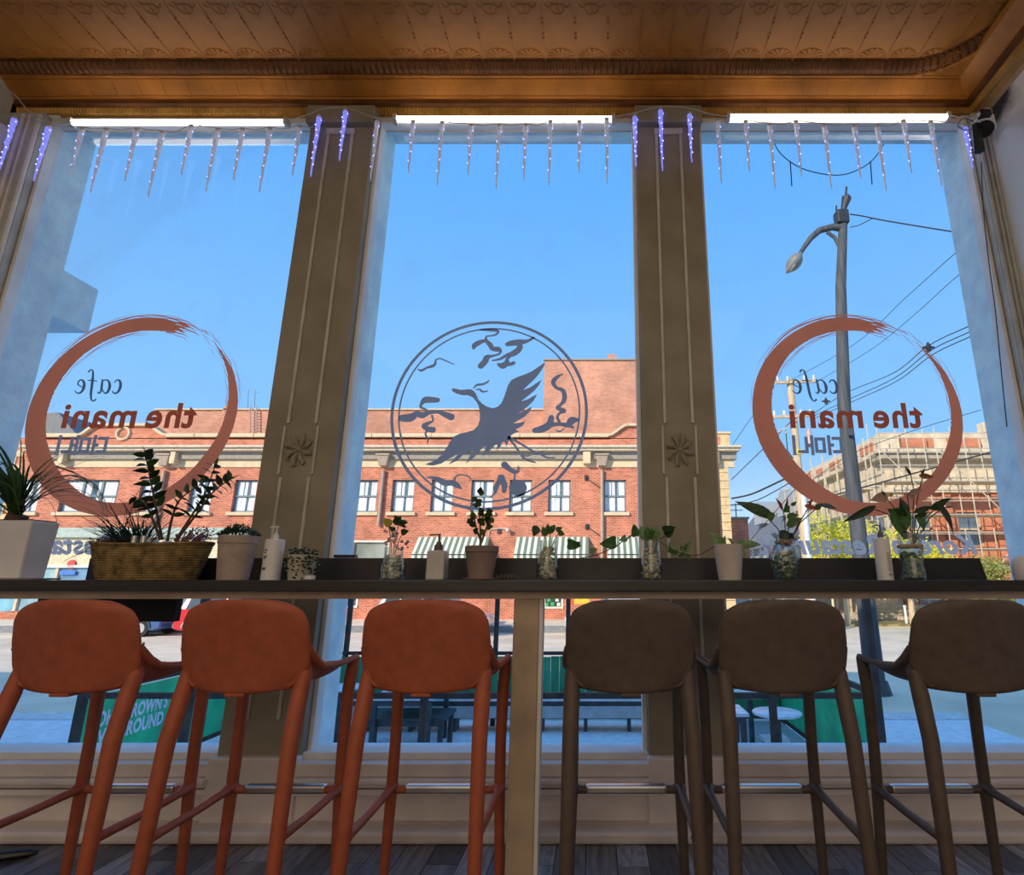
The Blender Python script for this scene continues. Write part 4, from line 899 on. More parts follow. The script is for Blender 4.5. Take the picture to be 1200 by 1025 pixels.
# lotion bottle with dark pump
xa, xb = onbar(1029, 2.33), onbar(1047, 2.33); r = (xb-xa)/2; h = P(1037, 631, 2.33).z-Tz
t = thing('pump_bottle', 'white lotion bottle with black pump and printed label, before the yellow tree', 'bottle', ((xa+xb)/2, 2.33, Tz))
MB().lathe([(r, 0), (r, h-.006), (r-.003, h-.001), (.010, h), (.008, h+.010)], 22).build('bottle', wbot, t, True)
pump(t, h+.006, M('grey_pump', (.12, .12, .13), .4), r=.0065, tw=.020, h=P(1037, 615, 2.33).z-Tz-h-.006)
lb = MB()
for k in range(13): lb.box((.000, -r-.0008, .035+.0058*k), (.0125, -r+.006, .035+.0058*k+.0022))
lb.box((.0, -r-.0008, .018), (.015, -r+.006, .026)); lb.build('print', M('faint_ink', (.30, .29, .30), .6), t, kind='stuff')
# big anthurium vase
t, r, h = vase('stout glass vase of green glass pebbles with twine, before the yellow tree', 1057, 1086, 625, [(.90, 0), (1.0, .05), (.96, .20), (.88, .30), (.92, .55), (.96, .62), (.88, .70), (.90, 1.0)], peb=150, ph=.6, pk=[3, 3, 2])
MB().lathe([(r*.90, h*.68), (r*.98, h*.70), (r*.98, h*.74), (r*.90, h*.76)], 20).build('twine_band', tw, t, True)
MB().tube([(0, -r, h*.72), (.02, -r-.006, h*.66), (.018, -r-.006, h*.58)], .003, 5).build('twine_end', tw, t, True)
p = thing('anthurium', 'larger anthurium with long pointed dark leaves, in the stout vase', 'plant', (t.location.x, 2.33, Tz+h*.6))
for q in ([(1069, 640), (1060, 618), (1040, 602), (1026, 597)], [(1069, 640), (1070, 600), (1071, 575), (1067, 555)], [(1070, 640), (1074, 590), (1077, 575), (1082, 556)], [(1069, 640), (1056, 605), (1044, 590), (1036, 580)], [(1070, 640), (1078, 615), (1086, 605), (1094, 598)], [(1069, 640), (1066, 600), (1063, 580), (1070, 574)], [(1070, 640), (1090, 606), (1105, 595), (1116, 593)]): twig(p, [(a, b, Y) for a, b in q], .0024, stem_b)
pk_ = M('faded_spathe', (.42, .25, .18), .5, trans=.3)
for a, m_, w_ in (((1026, 593, 989, 612), g_blk, .24), ((1049, 595, 1064, 628), g_mid, .75), ((1062, 608, 1043, 598), g_dark, .7), ((1060, 602, 1058, 583), g_blk, .55), ((1058, 590, 1066, 606), g_blk, .6), ((1071, 600, 1096, 593), g_blk, .35), ((1090, 596, 1116, 586), g_dark, .4), ((1096, 590, 1128, 621), g_blk, .42), ((1100, 588, 1117, 585), g_dark, .4), ((1076, 604, 1086, 620), g_mid, .6), ((1072, 606, 1090, 602), g_dark, .5), ((1067, 556, 1061, 546), stem_b, .3), ((1077, 557, 1096, 559), M('brown_spathe', (.22, .10, .06), .5), .4), ((1080, 556, 1084, 548), stem_b, .3), ((1040, 582, 1023, 584), pk_, .6), ((1038, 580, 1033, 575), stem_b, .3), ((1066, 578, 1082, 573), pk_, .5), ((1064, 580, 1072, 585), pk_, .7), ((1066, 624, 1060, 630), g_blk, .8), ((1070, 626, 1078, 632), g_blk, .8)): lf(p, m_, *a, w_, .3 if w_ > .3 else .1, False)
# jar at the very end of the bar
q = onbar(1202, 2.30)
t = thing('white_jar', 'rounded pale jar at the wall end of the bar, cut by the frame', 'jar', (q, 2.30, Tz))
MB().lathe([(.036, 0), (.040, .01), (.041, .06), (.036, .080), (.024, .092), (1e-4, .096)], 26).build('jar', wpot, t, True)
# ================================================================== STREET
D = 28.6
road_m = M('asphalt', (.82, .66, .47), .95, var=.12, vscale=.6, bump=.3, bscale=12)
walk_m = M('sidewalk', (.82, .70, .54), .95, var=.1, vscale=1.2)
g = MB().box((-70, 3.18, ZG-.3), (90, 26.0, ZG)).build('road', road_m); g['kind'] = 'structure'
g = MB().box((6.9, 26.0, ZG-.3), (90, 140, ZG-.001)).build('road', road_m); g['kind'] = 'structure'
pv = MB().box((-40, 3.2, ZG-.05), (6.0, 10.3, ZG+.03)).build('pavement', M('patio_concrete', (.80, .80, .80), .9, var=.08)); pv['kind'] = 'structure'
MB().box((-40, 9.9, ZG-.05), (6.05, 10.35, ZG+.045)).build('kerb_stone', M('kerb_grey', (.7, .69, .67), .9), pv)
fw = MB().add([(-70, 26, ZG+.27), (6.9, 26, ZG+.27), (6.9, D, ZG+.38), (-70, D, ZG+.38), (-70, 26, ZG), (6.9, 26, ZG), (6.9, D, ZG), (-70, D, ZG)], [(0,1,2,3), (4,5,1,0), (5,6,2,1)]).build('sidewalk', walk_m); fw['kind'] = 'structure'
MB().box((-70, 25.85, ZG), (6.95, 26.0, ZG+.28)).build('kerb_stone', M('dark_kerb', (.24, .25, .26), .9), fw)  # kerb in a darker grey than the near one
# road paint
for (pa, pb, ya, yb) in ((P(40, 806, 12.6), P(95, 806, 12.6), 12.4, 12.9),): 
    o = MB().box((pa.x-8, ya, ZG), (pb.x, yb, ZG+.006)).build('road_marking', M('road_paint', (.75, .74, .70), .8)); o['kind'] = 'structure'
o = MB().box((-40, 24.2, ZG), (-5, 24.35, ZG+.006)).build('road_marking', MATS['road_paint']); o['kind'] = 'structure'
# ------------------------------------------------------------------ brick building
brk = brickmat('red_brick', (.66, .20, .115), (.42, .11, .06), (.66, .42, .28), .24, .085)
brk2 = brickmat('pale_brick', (.64, .28, .18), (.50, .20, .13), (.62, .40, .28), .24, .085)
cream = M('cream_stone', (.70, .55, .35), .85, var=.07, vscale=3)
cream2 = M('yellow_brick', (.72, .52, .28), .85, var=.1, vscale=5)
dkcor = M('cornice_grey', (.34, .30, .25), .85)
sash_m = M('sash_green', (.16, .22, .22), .6); lace = M('curtain', (.78, .80, .84), .8, var=.18, vscale=6, stretch=(3, 1, .2)); dkglass = M('far_glass', (.10, .15, .20), .12, var=.2, vscale=2, spec=.9)
bl_ = thing('brick_building', 'long two-storey red brick building with cream cornice across the street', 'building', (0, D, ZG))
bo = Vector((0, D, ZG))
def F(px, py, y=D): q = P(px, py, y); return q.x, q.z-ZG
def fbox(name, mat, px0, px1, py0, py1, y0, y1, parent=bl_, bevel=0, mb=None):
    "box standing on the facade: outline in the facade plane, y0..y1 in front of it (negative = proud)"
    xa, zb_ = F(px0, py1); xb, za = F(px1, py0); b = (mb or MB()).box((xa, y0, zb_), (xb, y1, za))
    return b if mb else b.build(name, mat, parent, bevel=bevel)
XB0 = -30.5; XB1 = F(853, 560)[0]
zt_ = F(700, 513)[1]
UP = [(421,436),(459,485),(505,531),(554,576),(598,622),(643.5,667.6),(708,733),(766,790),(812,826),(274,298.5),(222,247),(163,188),(318,342),(365,389),(75.5,133),(20,45)]
holes = []; ups = []
for a, b in UP:
    xa, z1 = F(a, 562); xb, z0 = F(b, 600); w_ = 1.14
    if b-a < 40 and a < 800: c = (xa+xb)/2; xa, xb = c-w_/2, c+w_/2
    holes.append((xa, xb, z0, z1)); ups.append((xa, xb, z0, z1))
lows = []
for a, b, c, d in ((413, 451, 633, 700), (500, 568, 640, 690), (610, 690, 640, 690), (712, 775, 640, 690)):
    xa, z1 = F(a, c); xb, z0 = F(b, d); lows.append((xa, xb, z0, z1)); holes.append(lows[-1])
# basement-level openings seen under the bar
for a, b, c, d in ((403, 419, 699, 712), (637, 660, 697, 713)):
    xa, z1 = F(a, c); xb, z0 = F(b, d); lows.append((xa, xb, z0, z1)); holes.append(lows[-1])
zl = F(300, 622)[1]; xs_end = F(308, 640)[0]
holes.append((XB0+.5, xs_end, .35, zl))
zl2 = F(300, 662)[1]
mb = wall_cells(MB(), XB0, XB1, 0, zt_, holes, 0, .35); mb.build('wall', brk, bl_)
MB().box((XB0, 1.2, 0), (XB1, 12, zt_)).build('inner_mass', dkcor, bl_)
# cream quoins at both ends
qb = MB()
zq0, zq1 = 0, F(840, 527)[1]
i = 0; z = zq0
while z < zq1-.1:
    h_ = .42; ww = .48 if i % 2 else .76
    qb = MB().box((XB1-ww, -.05, z+.012), (XB1+.03, .30, min(z+h_, zq1)-.012)); qb.build('quoin', cream2, bl_, bevel=.01)
    MB().box((XB0-.03, -.05, z+.012), (XB0+ww, .30, min(z+h_, zq1)-.012)).build('quoin', cream2, bl_, bevel=.01)
    z += h_; i += 1
# cornice: crest, soffit with its shade put into grey, frieze
fbox('frieze', cream, 40, 860, 538.5, 547.5, -.06, .1)
fbox('cornice', M('cornice_cream', (.66, .56, .42), .85), 38, 864, 527.5, 530.5, -.55, .1, bevel=.05)
fbox('cornice', MATS['cornice_cream'], 36, 866, 524.5, 527.5, -.68, .1, bevel=.05)
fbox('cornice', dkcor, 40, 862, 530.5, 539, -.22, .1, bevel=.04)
for px_ in (209, 330, 688, 836, 80):
    fbox('corbel', cream, px_-4.5, px_+4.5, 531, 545, -.45, 0, bevel=.04)
# brick parapet with coping and two swept gables
def gable(x0, x1):   # outline of the coping top over px range
    pts = []
    for k in range(13):
        t = k/12; pts.append((lerp(x0, x0+24, t), 509-12*(t*t*(3-2*t))))
    for k in range(13):
        t = k/12; pts.append((lerp(x1-24, x1, t), 497+12*(t*t*(3-2*t))))
    return pts
for (x0, x1) in ((93, 197), (712, 816)):
    pts = gable(x0, x1); up_ = [F(a, b+2.2) for a, b in pts]; base = F(x1, 514)[1]
    MB().prism([(up_[0][0], base)] + up_ + [(up_[-1][0], base)], -.0, .34).build('gable', brk, bl_)
    cp = MB()
    for (a, b), (c, d) in zip(pts[:-1], pts[1:]):
        A, B = F(a, b+1.2), F(c, d+1.2); cp.bar((A[0], .12, A[1]), (B[0]+.01, .12, B[1]), .62, .13)
    cp.build('coping', cream, bl_)
    c_ = F((x0+x1)/2, 508)
    MB().tube([(c_[0]+.33*math.cos(a), -.03, c_[1]+.33*math.sin(a)) for a in [2*PI*k/24 for k in range(25)]], .075, 6).build('roundel', cream, bl_, True)
for a, b in ((38, 94), (196, 713), (815, 833)):
    n = max(1, int((b-a)/34))
    for k in range(n):
        fbox('coping', cream, a+(b-a)*k/n+.25, a+(b-a)*(k+1)/n-.25, 508.5, 512.5, -.18, .42)
    fbox('parapet', brk, a, b, 511.5, 514.5, 0, .34)
fbox('corner_block', cream2, 833, 854, 509, 524, -.10, .7); fbox('corner_cap', cream, 832, 856, 506.5, 509, -.2, .8, bevel=.03)
fbox('corner_panel', brk, 834, 843, 512, 521, -.13, .0)
# set-back upper storey
def Fy(px, py, y): q = P(px, py, y); return q.x, q.z-ZG
def bbox_(name, mat, px0, px1, py, zb_, y0, dep):
    xa, za = Fy(px0, py, D+y0); xb, _ = Fy(px1, py, D+y0); return MB().box((xa, y0, zb_), (xb, y0+dep, za)).build(name, mat, bl_)
bbox_('upper_wall', brk2, 182, 640, 480, zt_-.5, 3.0, 6)
bbox_('upper_wall', brk2, 638, 800, 422, zt_-.5, 2.6, 8)
bbox_('upper_coping', cream, 181, 640, 478.5, Fy(200, 480.5, D+3)[1], 2.9, .3)
bbox_('upper_coping', dkcor, 637, 801, 420, Fy(700, 422.3, D+2.6)[1], 2.5, .3)
bbox_('chimney', brk2, 712, 722, 415, Fy(715, 423, D+2.6)[1], 2.7, .6); bbox_('chimney', brk2, 262, 272, 476, zt_, 2.9, .5)
xa, za = Fy(62, 500, D+4.0); xb, zb_ = Fy(113, 506, D+4)
MB().prism([(Fy(50, 505, D+4)[0], zt_-.3), (Fy(50, 505, D+4)[0], Fy(60, 484, D+4)[1]), (Fy(68, 483, D+4)[0], Fy(68, 483, D+4)[1]), (Fy(118, 503, D+4)[0], zt_-.1), (Fy(118, 503, D+4)[0], zt_-.3)], 4, 9).build('gable_roof', M('roof_grey', (.22, .22, .22), .9), bl_)
# roof ladder
lad = MB()
for px_ in (292.0, 299.5): 
    a = Fy(px_, 509, D+2.7); b = Fy(px_, 479, D+2.7); lad.tube([(a[0], 2.8, a[1]), (b[0], 2.8, b[1]), (b[0], 2.8, b[1]+.2)], .03, 5)
for k in range(9):
    a = Fy(292, 508-3.4*k, D+2.7); b = Fy(299.5, 508-3.4*k, D+2.7); lad.tube([(a[0], 2.8, a[1]), (b[0], 2.8, b[1])], .022, 5)
lad.build('roof_ladder', M('ladder', (.45, .30, .24), .6), bl_)
lad = MB()
for px_ in (289, 297):
    a = Fy(px_, 480, D+3.2); b = Fy(px_+1, 456, D+3.2); lad.tube([(a[0], 3.3, a[1]), (b[0], 3.3, b[1])], .018, 5)
a = Fy(290, 456, D+3.2); b = Fy(302, 459, D+3.2); lad.tube([(a[0], 3.3, a[1]), (b[0], 3.3, b[1])], .018, 5)
lad.build('roof_rail', M('rail_dark', (.2, .2, .22), .5), bl_)
# upper windows
for (xa, xb, z0, z1) in ups:
    wd = xb-xa
    fr = MB(); t_ = .07
    fr.box((xa, .14, z0), (xa+t_, .22, z1)); fr.box((xb-t_, .14, z0), (xb, .22, z1)); fr.box((xa, .14, z1-t_), (xb, .22, z1)); fr.box((xa, .14, z0), (xb, .22, z0+t_)); fr.box((xa, .12, (z0+z1)/2-.04), (xb, .2, (z0+z1)/2+.04))
    if wd > 1.8:
        for k in (1, 2): fr.box((xa+wd*k/3-.06, .13, z0), (xa+wd*k/3+.06, .22, z1))
    else:
        for k in (.36, .64): fr.box((xa+wd*k-.015, .17, (z0+z1)/2), (xa+wd*k+.015, .21, z1))
    f_ = fr.build('window', sash_m, bl_)
    MB().box((xa+.02, .20, z0+.02), (xb-.02, .215, z1-.02)).build('pane', dkglass, f_)
    cu = MB(); nf = 14
    for side in (0, 1):
        c0 = xa+.08 + side*(wd*.55); c1 = c0 + wd*.34
        if side == 0: c1 = c0+wd*.44
        cu.grid(lambda u, v, c0=c0, c1=c1: (lerp(c0, c1, u), .197-.003*math.sin(u*nf*1.3)-.002, lerp(z0+.09, z1-.06, v)), 28, 1)
    cu.build('curtain', lace, f_)
    MB().box((xa-.16, -.14, z0-.17), (xb+.16, .16, z0)).build('window_sill', cream, bl_, bevel=.02)
for i, (xa, xb, z0, z1) in enumerate(lows):
    fr = MB(); t_ = .10
    fr.box((xa, -.03, z0), (xa+t_, .2, z1)); fr.box((xb-t_, -.03, z0), (xb, .2, z1)); fr.box((xa, -.03, z1-t_), (xb, .2, z1)); fr.box((xa, -.05, z0), (xb, .2, z0+t_))
    if xb-xa > 2: fr.box(((xa+xb)/2-.07, 0, z0), ((xa+xb)/2+.07, .2, z1))
    f_ = fr.build('window', M('white_frame', (.72, .66, .55), .6), bl_)
    MB().box((xa+.05, .10, z0+.05), (xb-.05, .12, z1-.05)).build('pane', M('low_glass', (.30, .32, .26), .15, var=.3, vscale=.8) if i == 0 else dkglass, f_)
# striped awnings
aw_g = M('awning_green', (.16, .22, .15), .8, var=.05); aw_w = M('awning_cream', (.72, .72, .62), .8, var=.05)
for i, (a, b) in enumerate(((491, 574), (606, 690), (712, 796))):
    xa, zt2 = F(a, 629); xb, _ = F(b, 629); zb2 = F(a, 649, D-.9)[1]
    t = thing('striped_awning', ('green and white striped awning above the soap bottle', 'green and white striped awning behind the tapered vase nearest the clay pot', 'green and white striped awning partly hidden by the medallion pier')[i], 'awning', (xa, D, ZG), 0, 'striped awnings')
    n = 24; W_ = xb-xa
    for k in range(n):
        u0, u1 = W_*k/n, W_*(k+1)/n; mb = MB()
        mb.add([(u0, -.02, zt2), (u1, -.02, zt2), (u1, -.95, zb2), (u0, -.95, zb2), (u0, -.02, zt2-.02), (u1, -.02, zt2-.02), (u1, -.95, zb2-.02), (u0, -.95, zb2-.02)], [(0,1,2,3), (4,7,6,5), (0,3,7,4), (1,5,6,2)])
        mb.add([(u0, -.95, zb2), (u1, -.95, zb2), (u1, -.95, zb2-.20), ((u0+u1)/2, -.95, zb2-.24), (u0, -.95, zb2-.20)], [(0,1,2,3,4)])
        mb.build('stripe', (aw_w, aw_g)[k % 2], t)
    for s in (0, 1): MB().add([(W_*s, -.02, zt2-.02), (W_*s, -.94, zb2-.02), (W_*s, -.02, zb2-.02)], [(0,1,2)]).build('awning_side', aw_g, t, solid=.02)
    MB().tube([(0, -.94, zb2-.03), (W_, -.94, zb2-.03)], .03, 6).build('awning_bar', iron_m, t)
# downspouts
for i, (px_, bot, lab) in enumerate(((451, 616, 'tan downspout with box head, above the flower vase, ending part way down'), (705.5, 730, 'tall tan downspout with box head, beside the last window before the medallion pier'), (196, 730, 'tan downspout behind the tall leafy stems'))):
    c_ = F(px_, 547); zb_ = F(px_, bot)[1]; t = thing('downspout', lab, 'pipe', (c_[0], D, ZG), 0, 'downspouts')
    pm_ = M('pipe_tan', (.42, .32, .24), .6)
    MB().tube([(0, -.13, c_[1]-.2), (0, -.13, zb_)], .085, 10).build('pipe', pm_, t, True); zh = F(px_, 535)[1]
    MB().add([(-.32,-.45,zh),(.32,-.45,zh),(.32,0,zh),(-.32,0,zh),(-.2,-.35,c_[1]),(.2,-.35,c_[1]),(.2,0,c_[1]),(-.2,0,c_[1])], [(0,1,2,3),(4,7,6,5),(0,4,5,1),(1,5,6,2),(2,6,7,3),(3,7,4,0)]).build('box_head', pm_, t, bevel=.03)
    MB().box((-.36, -.5, zh-.02), (.36, 0, zh+.08)).build('head_rim', pm_, t, bevel=.02)
# wall-mounted fixtures
for i, (a, b) in enumerate(((687, 560), (688, 617), (585, 622))):
    c_ = F(a, b); t = thing('wall_fixture', ('small dark rod fixture high on the brick wall beside the tall downspout', 'small dark rod fixture low on the brick wall beside the tall downspout', 'small gooseneck lamp on the brick wall between the first two awnings')[i], 'fixture', (c_[0], D, ZG+c_[1]))
    MB().box((-.09, -.08, -.13), (.09, 0, .13)).build('plate', iron_m, t, bevel=.01)
    if i < 2: MB().tube([(0, -.05, 0), (0, -.9, -.02)], .035, 6).build('rod', iron_m, t)
    else:
        MB().tube([(-.5, -.02, -.25), (-.5, -.1, .08), (0, -.1, .12), (.4, -.2, .1)], .02, 6).build('arm', M('lamp_white', (.6, .55, .5), .5), t); MB().tube([(.38, -.2, .12), (.5, -.24, -.03)], [.05, .13], 10).build('lamp_shade', MATS['lamp_white'], t, True)
c_ = F(112, 560); t = thing('wall_fixture', 'long dark sign arm on the brick wall behind the grass tuft', 'fixture', (c_[0]-1.2, D, ZG+c_[1]+.2))
MB().tube([(0, 0, .1), (0, -1.3, .25), (0, -1.35, .1)], .05, 6).build('arm', iron_m, t)
# shopfront at the far end
sf = thing('shopfront', 'cream timber shopfront with blue glass in the far brick building', 'shopfront', (0, D, ZG))
x0_ = XB0+.5
MB().box((x0_, -.25, zl-.35), (xs_end, .1, zl+.15)).build('fascia', M('fascia_teal', (.42, .50, .44), .6), sf, bevel=.03)
MB().box((x0_, -.05, zl2), (xs_end, .1, zl-.35)).build('sign_board', M('sign_cream', (.72, .62, .40), .7), sf)
MB().box((x0_, -.12, zl2-.12), (xs_end, .1, zl2)).build('rail', white_m, sf)
MB().box((x0_, -.05, .35), (xs_end, .15, .75)).build('stall_riser', brk, sf)
nW = 8
for k in range(nW):
    a = lerp(x0_, xs_end, k/nW); b = lerp(x0_, xs_end, (k+1)/nW)
    MB().box((a, -.05, .7), (a+.14, .12, zl2)).build('mullion', cream, sf)
    MB().box((a+.14, .05, .72), (b, .07, zl2-.1)).build('pane', M('shop_glass_%d' % (k % 3), ((.20, .45, .60), (.35, .55, .62), (.16, .30, .45))[k % 3], .08, var=.35, vscale=.7, spec=.9), sf)
q = P(83.5, 661, D-.1); o = MB().lathe([(1e-4, 0), (.20, 0), (.22, .03), (.20, .06), (1e-4, .06)], 22).build('round_sign', M('sign_red', (.70, .05, .04), .5), None, True, loc=(q.x, D-.06, q.z)); o.rotation_euler = (PI/2, 0, 0); tag(o, 'small round red sign in the blue shopfront glass', 'sign')
q = P(78, 671, D-.1); o = MB().box((-.38, 0, -.10), (.38, .04, .10)).build('blue_sign', M('sign_blue', (.04, .18, .65), .5), None, loc=(q.x, D-.06, q.z)); tag(o, 'bright blue flat sign under the small red round one', 'sign')
q = P(273, 650, D-.1); o = MB().ball((0, 0, 0), .22, 8).build('orange_lamp', M('lamp_orange', (.8, .35, .04), .5), None, True, loc=(q.x, D-.25, q.z)); tag(o, 'small orange globe in the shopfront behind the shrub pot', 'globe')
# clover sign and banner seen under the bar
t = thing('clover_sign', 'green and white clover-pattern sign in a window, seen under the bar', 'sign', (F(648, 706)[0], D, ZG+F(648, 706)[1]))
MB().box((-.42, .0, -.24), (.42, .05, .30)).build('board', M('sign_black', (.03, .05, .04), .5), t)
for i, (a, b) in enumerate(((-.2, .12), (.2, .14), (-.02, -.06), (.28, -.08), (-.3, -.1))):
    mb = MB()
    for k in range(4): mb.ball((a+.055*math.cos(k*PI/2+.78), -.01, b+.055*math.sin(k*PI/2+.78)), .05, 6, (1, .3, 1))
    mb.build('clover', M('clover_%d' % (i % 2), ((.05, .45, .12), (.7, .8, .7))[i % 2], .5), t)
q = P(674, 704, 26.6); t = thing('street_banner', 'small red and yellow banner on a thin post across the street', 'banner', (q.x-.3, 26.6, ZG+.3))
MB().tube([(0, 0, 0), (0, 0, 2.6)], .03, 6).build('post', iron_m, t)
zz = q.z-ZG-.3; MB().box((.03, -.01, zz-.13), (.25, .01, zz+.45)).build('banner_cloth', M('banner_red', (.75, .10, .04), .6), t); MB().box((.25, -.01, zz-.13), (.95, .01, zz+.45)).build('banner_cloth', M('banner_yellow', (.95, .55, .04), .6), t)
# ------------------------------------------------------------------ cars
def car(name, label, x, y, z, L_, H_, col, face=1, suv=True):
    t = thing(name, label, 'car', (x, y, z)); t.scale = (face, 1, 1); W_ = .86
    pm_ = M('car_'+col[0], col[1], .25, metal=.2, var=.03, spec=.8); rub = M('tyre', (.015, .015, .016), .8); hubm = M('hub', (.5, .5, .52), .35, metal=.8)
    h = L_/2
    low = [(-h, .45), (-h+.02, .30), (-h+.25, .24), (h-.3, .24), (h-.03, .32), (h, .55), (h-.06, .80), (h-.9, .96), (h-1.25, 1.02), (-h+.15, 1.05), (-h+.03, .85)]
    b = MB().prism(low, -W_, W_); b.build('body', pm_, t, True, bevel=.06)
    roof = [(-h+.12, 1.03), (-h+.38, H_-.10), (-h+.6, H_), (h-2.05, H_), (h-1.75, H_-.04), (h-1.15, 1.01)] if suv else [(-h+.45, 1.03), (-h+1.0, H_-.06), (-h+1.3, H_), (h-2.1, H_), (h-1.9, H_-.03), (h-1.15, 1.01)]
    mb = MB(); n = len(roof)
    mb.add([(a, -W_*(1 if c < 1.06 else .80), c) for a, c in roof] + [(a, W_*(1 if c < 1.06 else .80), c) for a, c in roof], [tuple(range(n)), tuple(reversed(range(n, 2*n)))] + [(i, n+i, n+(i+1) % n, (i+1) % n) for i in range(n)])
    mb.build('cabin', pm_, t, True, bevel=.05)
    gm = M('car_glass', (.05, .07, .08), .05, spec=.9)
    for s in (-1, 1):
        for wi, (a, b_) in enumerate(((-h+.42, -h+1.05), (-h+1.13, -h+1.95), (-h+2.03, h-1.62))):
            if b_ <= a: continue
            k0, k1 = 1.07, H_-.12; q = lambda c: s*(W_*lerp(1, .80, (c-1.03)/(H_-1.03))+.012)
            MB().add([(a, q(k0), k0), (b_ + (.28 if wi == 2 else 0), q(k0), k0), (b_, q(k1), k1), (a+(.12 if wi == 0 else 0), q(k1), k1)], [(0,1,2,3)]).build('side_window', gm, t)
        for xx in (-h+.78, h-.80):
            w_ = MB().tube([(xx, s*(W_-.20), .33), (xx, s*(W_+.01), .33)], .33, 20).build('wheel', rub, t, True)
            MB().tube([(xx, s*(W_-.0), .33), (xx, s*(W_+.025), .33)], .20, 16).build('hubcap', hubm, w_, True)
            MB().tube([(xx+.40*math.cos(a), s*(W_+.005), .33+.40*math.sin(a)) for a in [PI*k/10 for k in range(11)]], .035, 6).build('wheel_arch', M('arch', (.03, .03, .03), .6) if col[0] != 'red' else M('arch_tan', (.5, .45, .35), .6), t, True)
        MB().box((-h-.015, s*.62-.16, .72), (-h+.16, s*.70+.17*s*0+.17, .98)).build('tail_light', M('tail_red', (.55, .02, .02), .2), t, bevel=.02)
        MB().box((h-.22, s*.62-.16, .62), (h+.005, s*.62+.24, .76)).build('headlight', M('head_clear', (.8, .8, .8), .1), t, bevel=.02)
    MB().box((-h-.05, -W_+.05, .32), (-h+.1, W_-.05, .52)).build('bumper', M('bumper', (.25, .25, .26), .5), t, bevel=.03)
    return t
car('parked_car', 'silver sport utility car across the street behind the third orange stool', P(577, 720, 24.8).x-2.4, 24.8, ZG, 4.7, 1.72, ('silver', (.52, .53, .55)), 1)
C.objects[-1]
car('parked_car', 'white car across the street behind the first brown stool', P(662, 720, 24.7).x+2.3, 24.7, ZG, 4.5, 1.55, ('white', (.70, .71, .72)), -1, False)
car('parked_car', 'red car across the street, seen between two orange stools', P(222, 715, 24.8).x+2.2, 24.8, ZG, 4.4, 1.75, ('red', (.68, .02, .03)), 1)
car('parked_car', 'blue car across the street, mostly behind the black hanging panels', P(212, 720, 24.8).x-2.4, 24.8, ZG, 4.5, 1.45, ('blue', (.05, .12, .30)), 1, False)
# ------------------------------------------------------------------ patio enclosure
XP0, XP1, YN, YF = -5.3, 2.86, 6.3, 9.55; HF = 1.04
iron2 = M('patio_iron', (.055, .042, .034), .8, var=.3, bump=.1)
ln = MB()
fence = thing('patio_fence', 'black metal patio fence with tall posts and green infill outside the windows', 'fence', (0, 0, ZG+.03))
for (x, y, h) in [(XP0, YN, 2.3), (-4.2, YN, 2.3), (-1.78, YN, 2.25), (1.80, YN, 2.25), (XP1+.02, YN, 2.3), (XP0, YF, 2.3), (-4.0, YF, 2.3), (-1.62, YF, 2.3), (-.47, YF, 2.3), (1.3, YF, 2.3), (XP1, YF, 2.3)]:
    MB().box((x-.035, y-.035, 0), (x+.035, y+.035, h)).build('post', iron2, fence, bevel=.006)
for (a, b, z, w_) in (((XP0, YN), (XP1, YN), HF-.02, .055), ((XP0, YF), (XP1, YF), HF+.01, .05), ((XP0, YN), (XP0, YF), HF, .055), ((XP1, YN), (XP1, YF), HF, .055), ((XP0, YF), (XP1, YF), .12, .04), ((XP0, YN), (XP0, YF), .10, .05), ((XP1, YN), (XP1, YF), .10, .05)):
    MB().bar((a[0], a[1], z), (b[0], b[1], z), w_, w_).build('rail', iron2, fence)
gpl = [M('green_board_%d' % k, c, .8, var=.15, vscale=6, stretch=(6, 6, .5)) for k, c in enumerate(((.03, .26, .12), (.05, .34, .17), (.025, .20, .09)))]
x = XP0+.05; k = 0; bms = []
for m_ in gpl:
    me = MB().box((0, 0, .14), (.132, .02, HF-.03)).mesh('slat'); me.materials.append(m_); bms.append(me)
while x < XP1-.15:
    link('slat', bms[rnd.randrange(3)], fence, loc=(x, YF-.06, rnd.uniform(-.01, .01))); x += .137
green_c = M('green_screen', (.03, .60, .26), .6, var=.18, vscale=3, bump=.15, bscale=6)
for (xx, nm) in ((XP0, 'banner_panel'), (XP1, 'screen_panel')):
    MB().box((xx-.006, YN+.04, .13), (xx+.006, YF-.04, HF-.05)).build(nm, green_c, fence)
# lettering on the banner (faces into the patio)
def banner_text(s, z, h, y0, wid):
    me = text_mesh(s, h, bold=.045, width=wid, space=1.05)
    for v in me.vertices: v.co = Vector((XP0+.012+(-v.co.y*.3), y0+v.co.x, z+v.co.z))
    me.materials.clear(); me.materials.append(M('banner_white', (.80, .84, .86), .6)); link('banner_lettering', me, fence)
banner_text("JOHN BROWN'S", .67, .20, 6.47, 1.07)
banner_text("OVERGROUND", .49, .20, 6.45, 1.06)
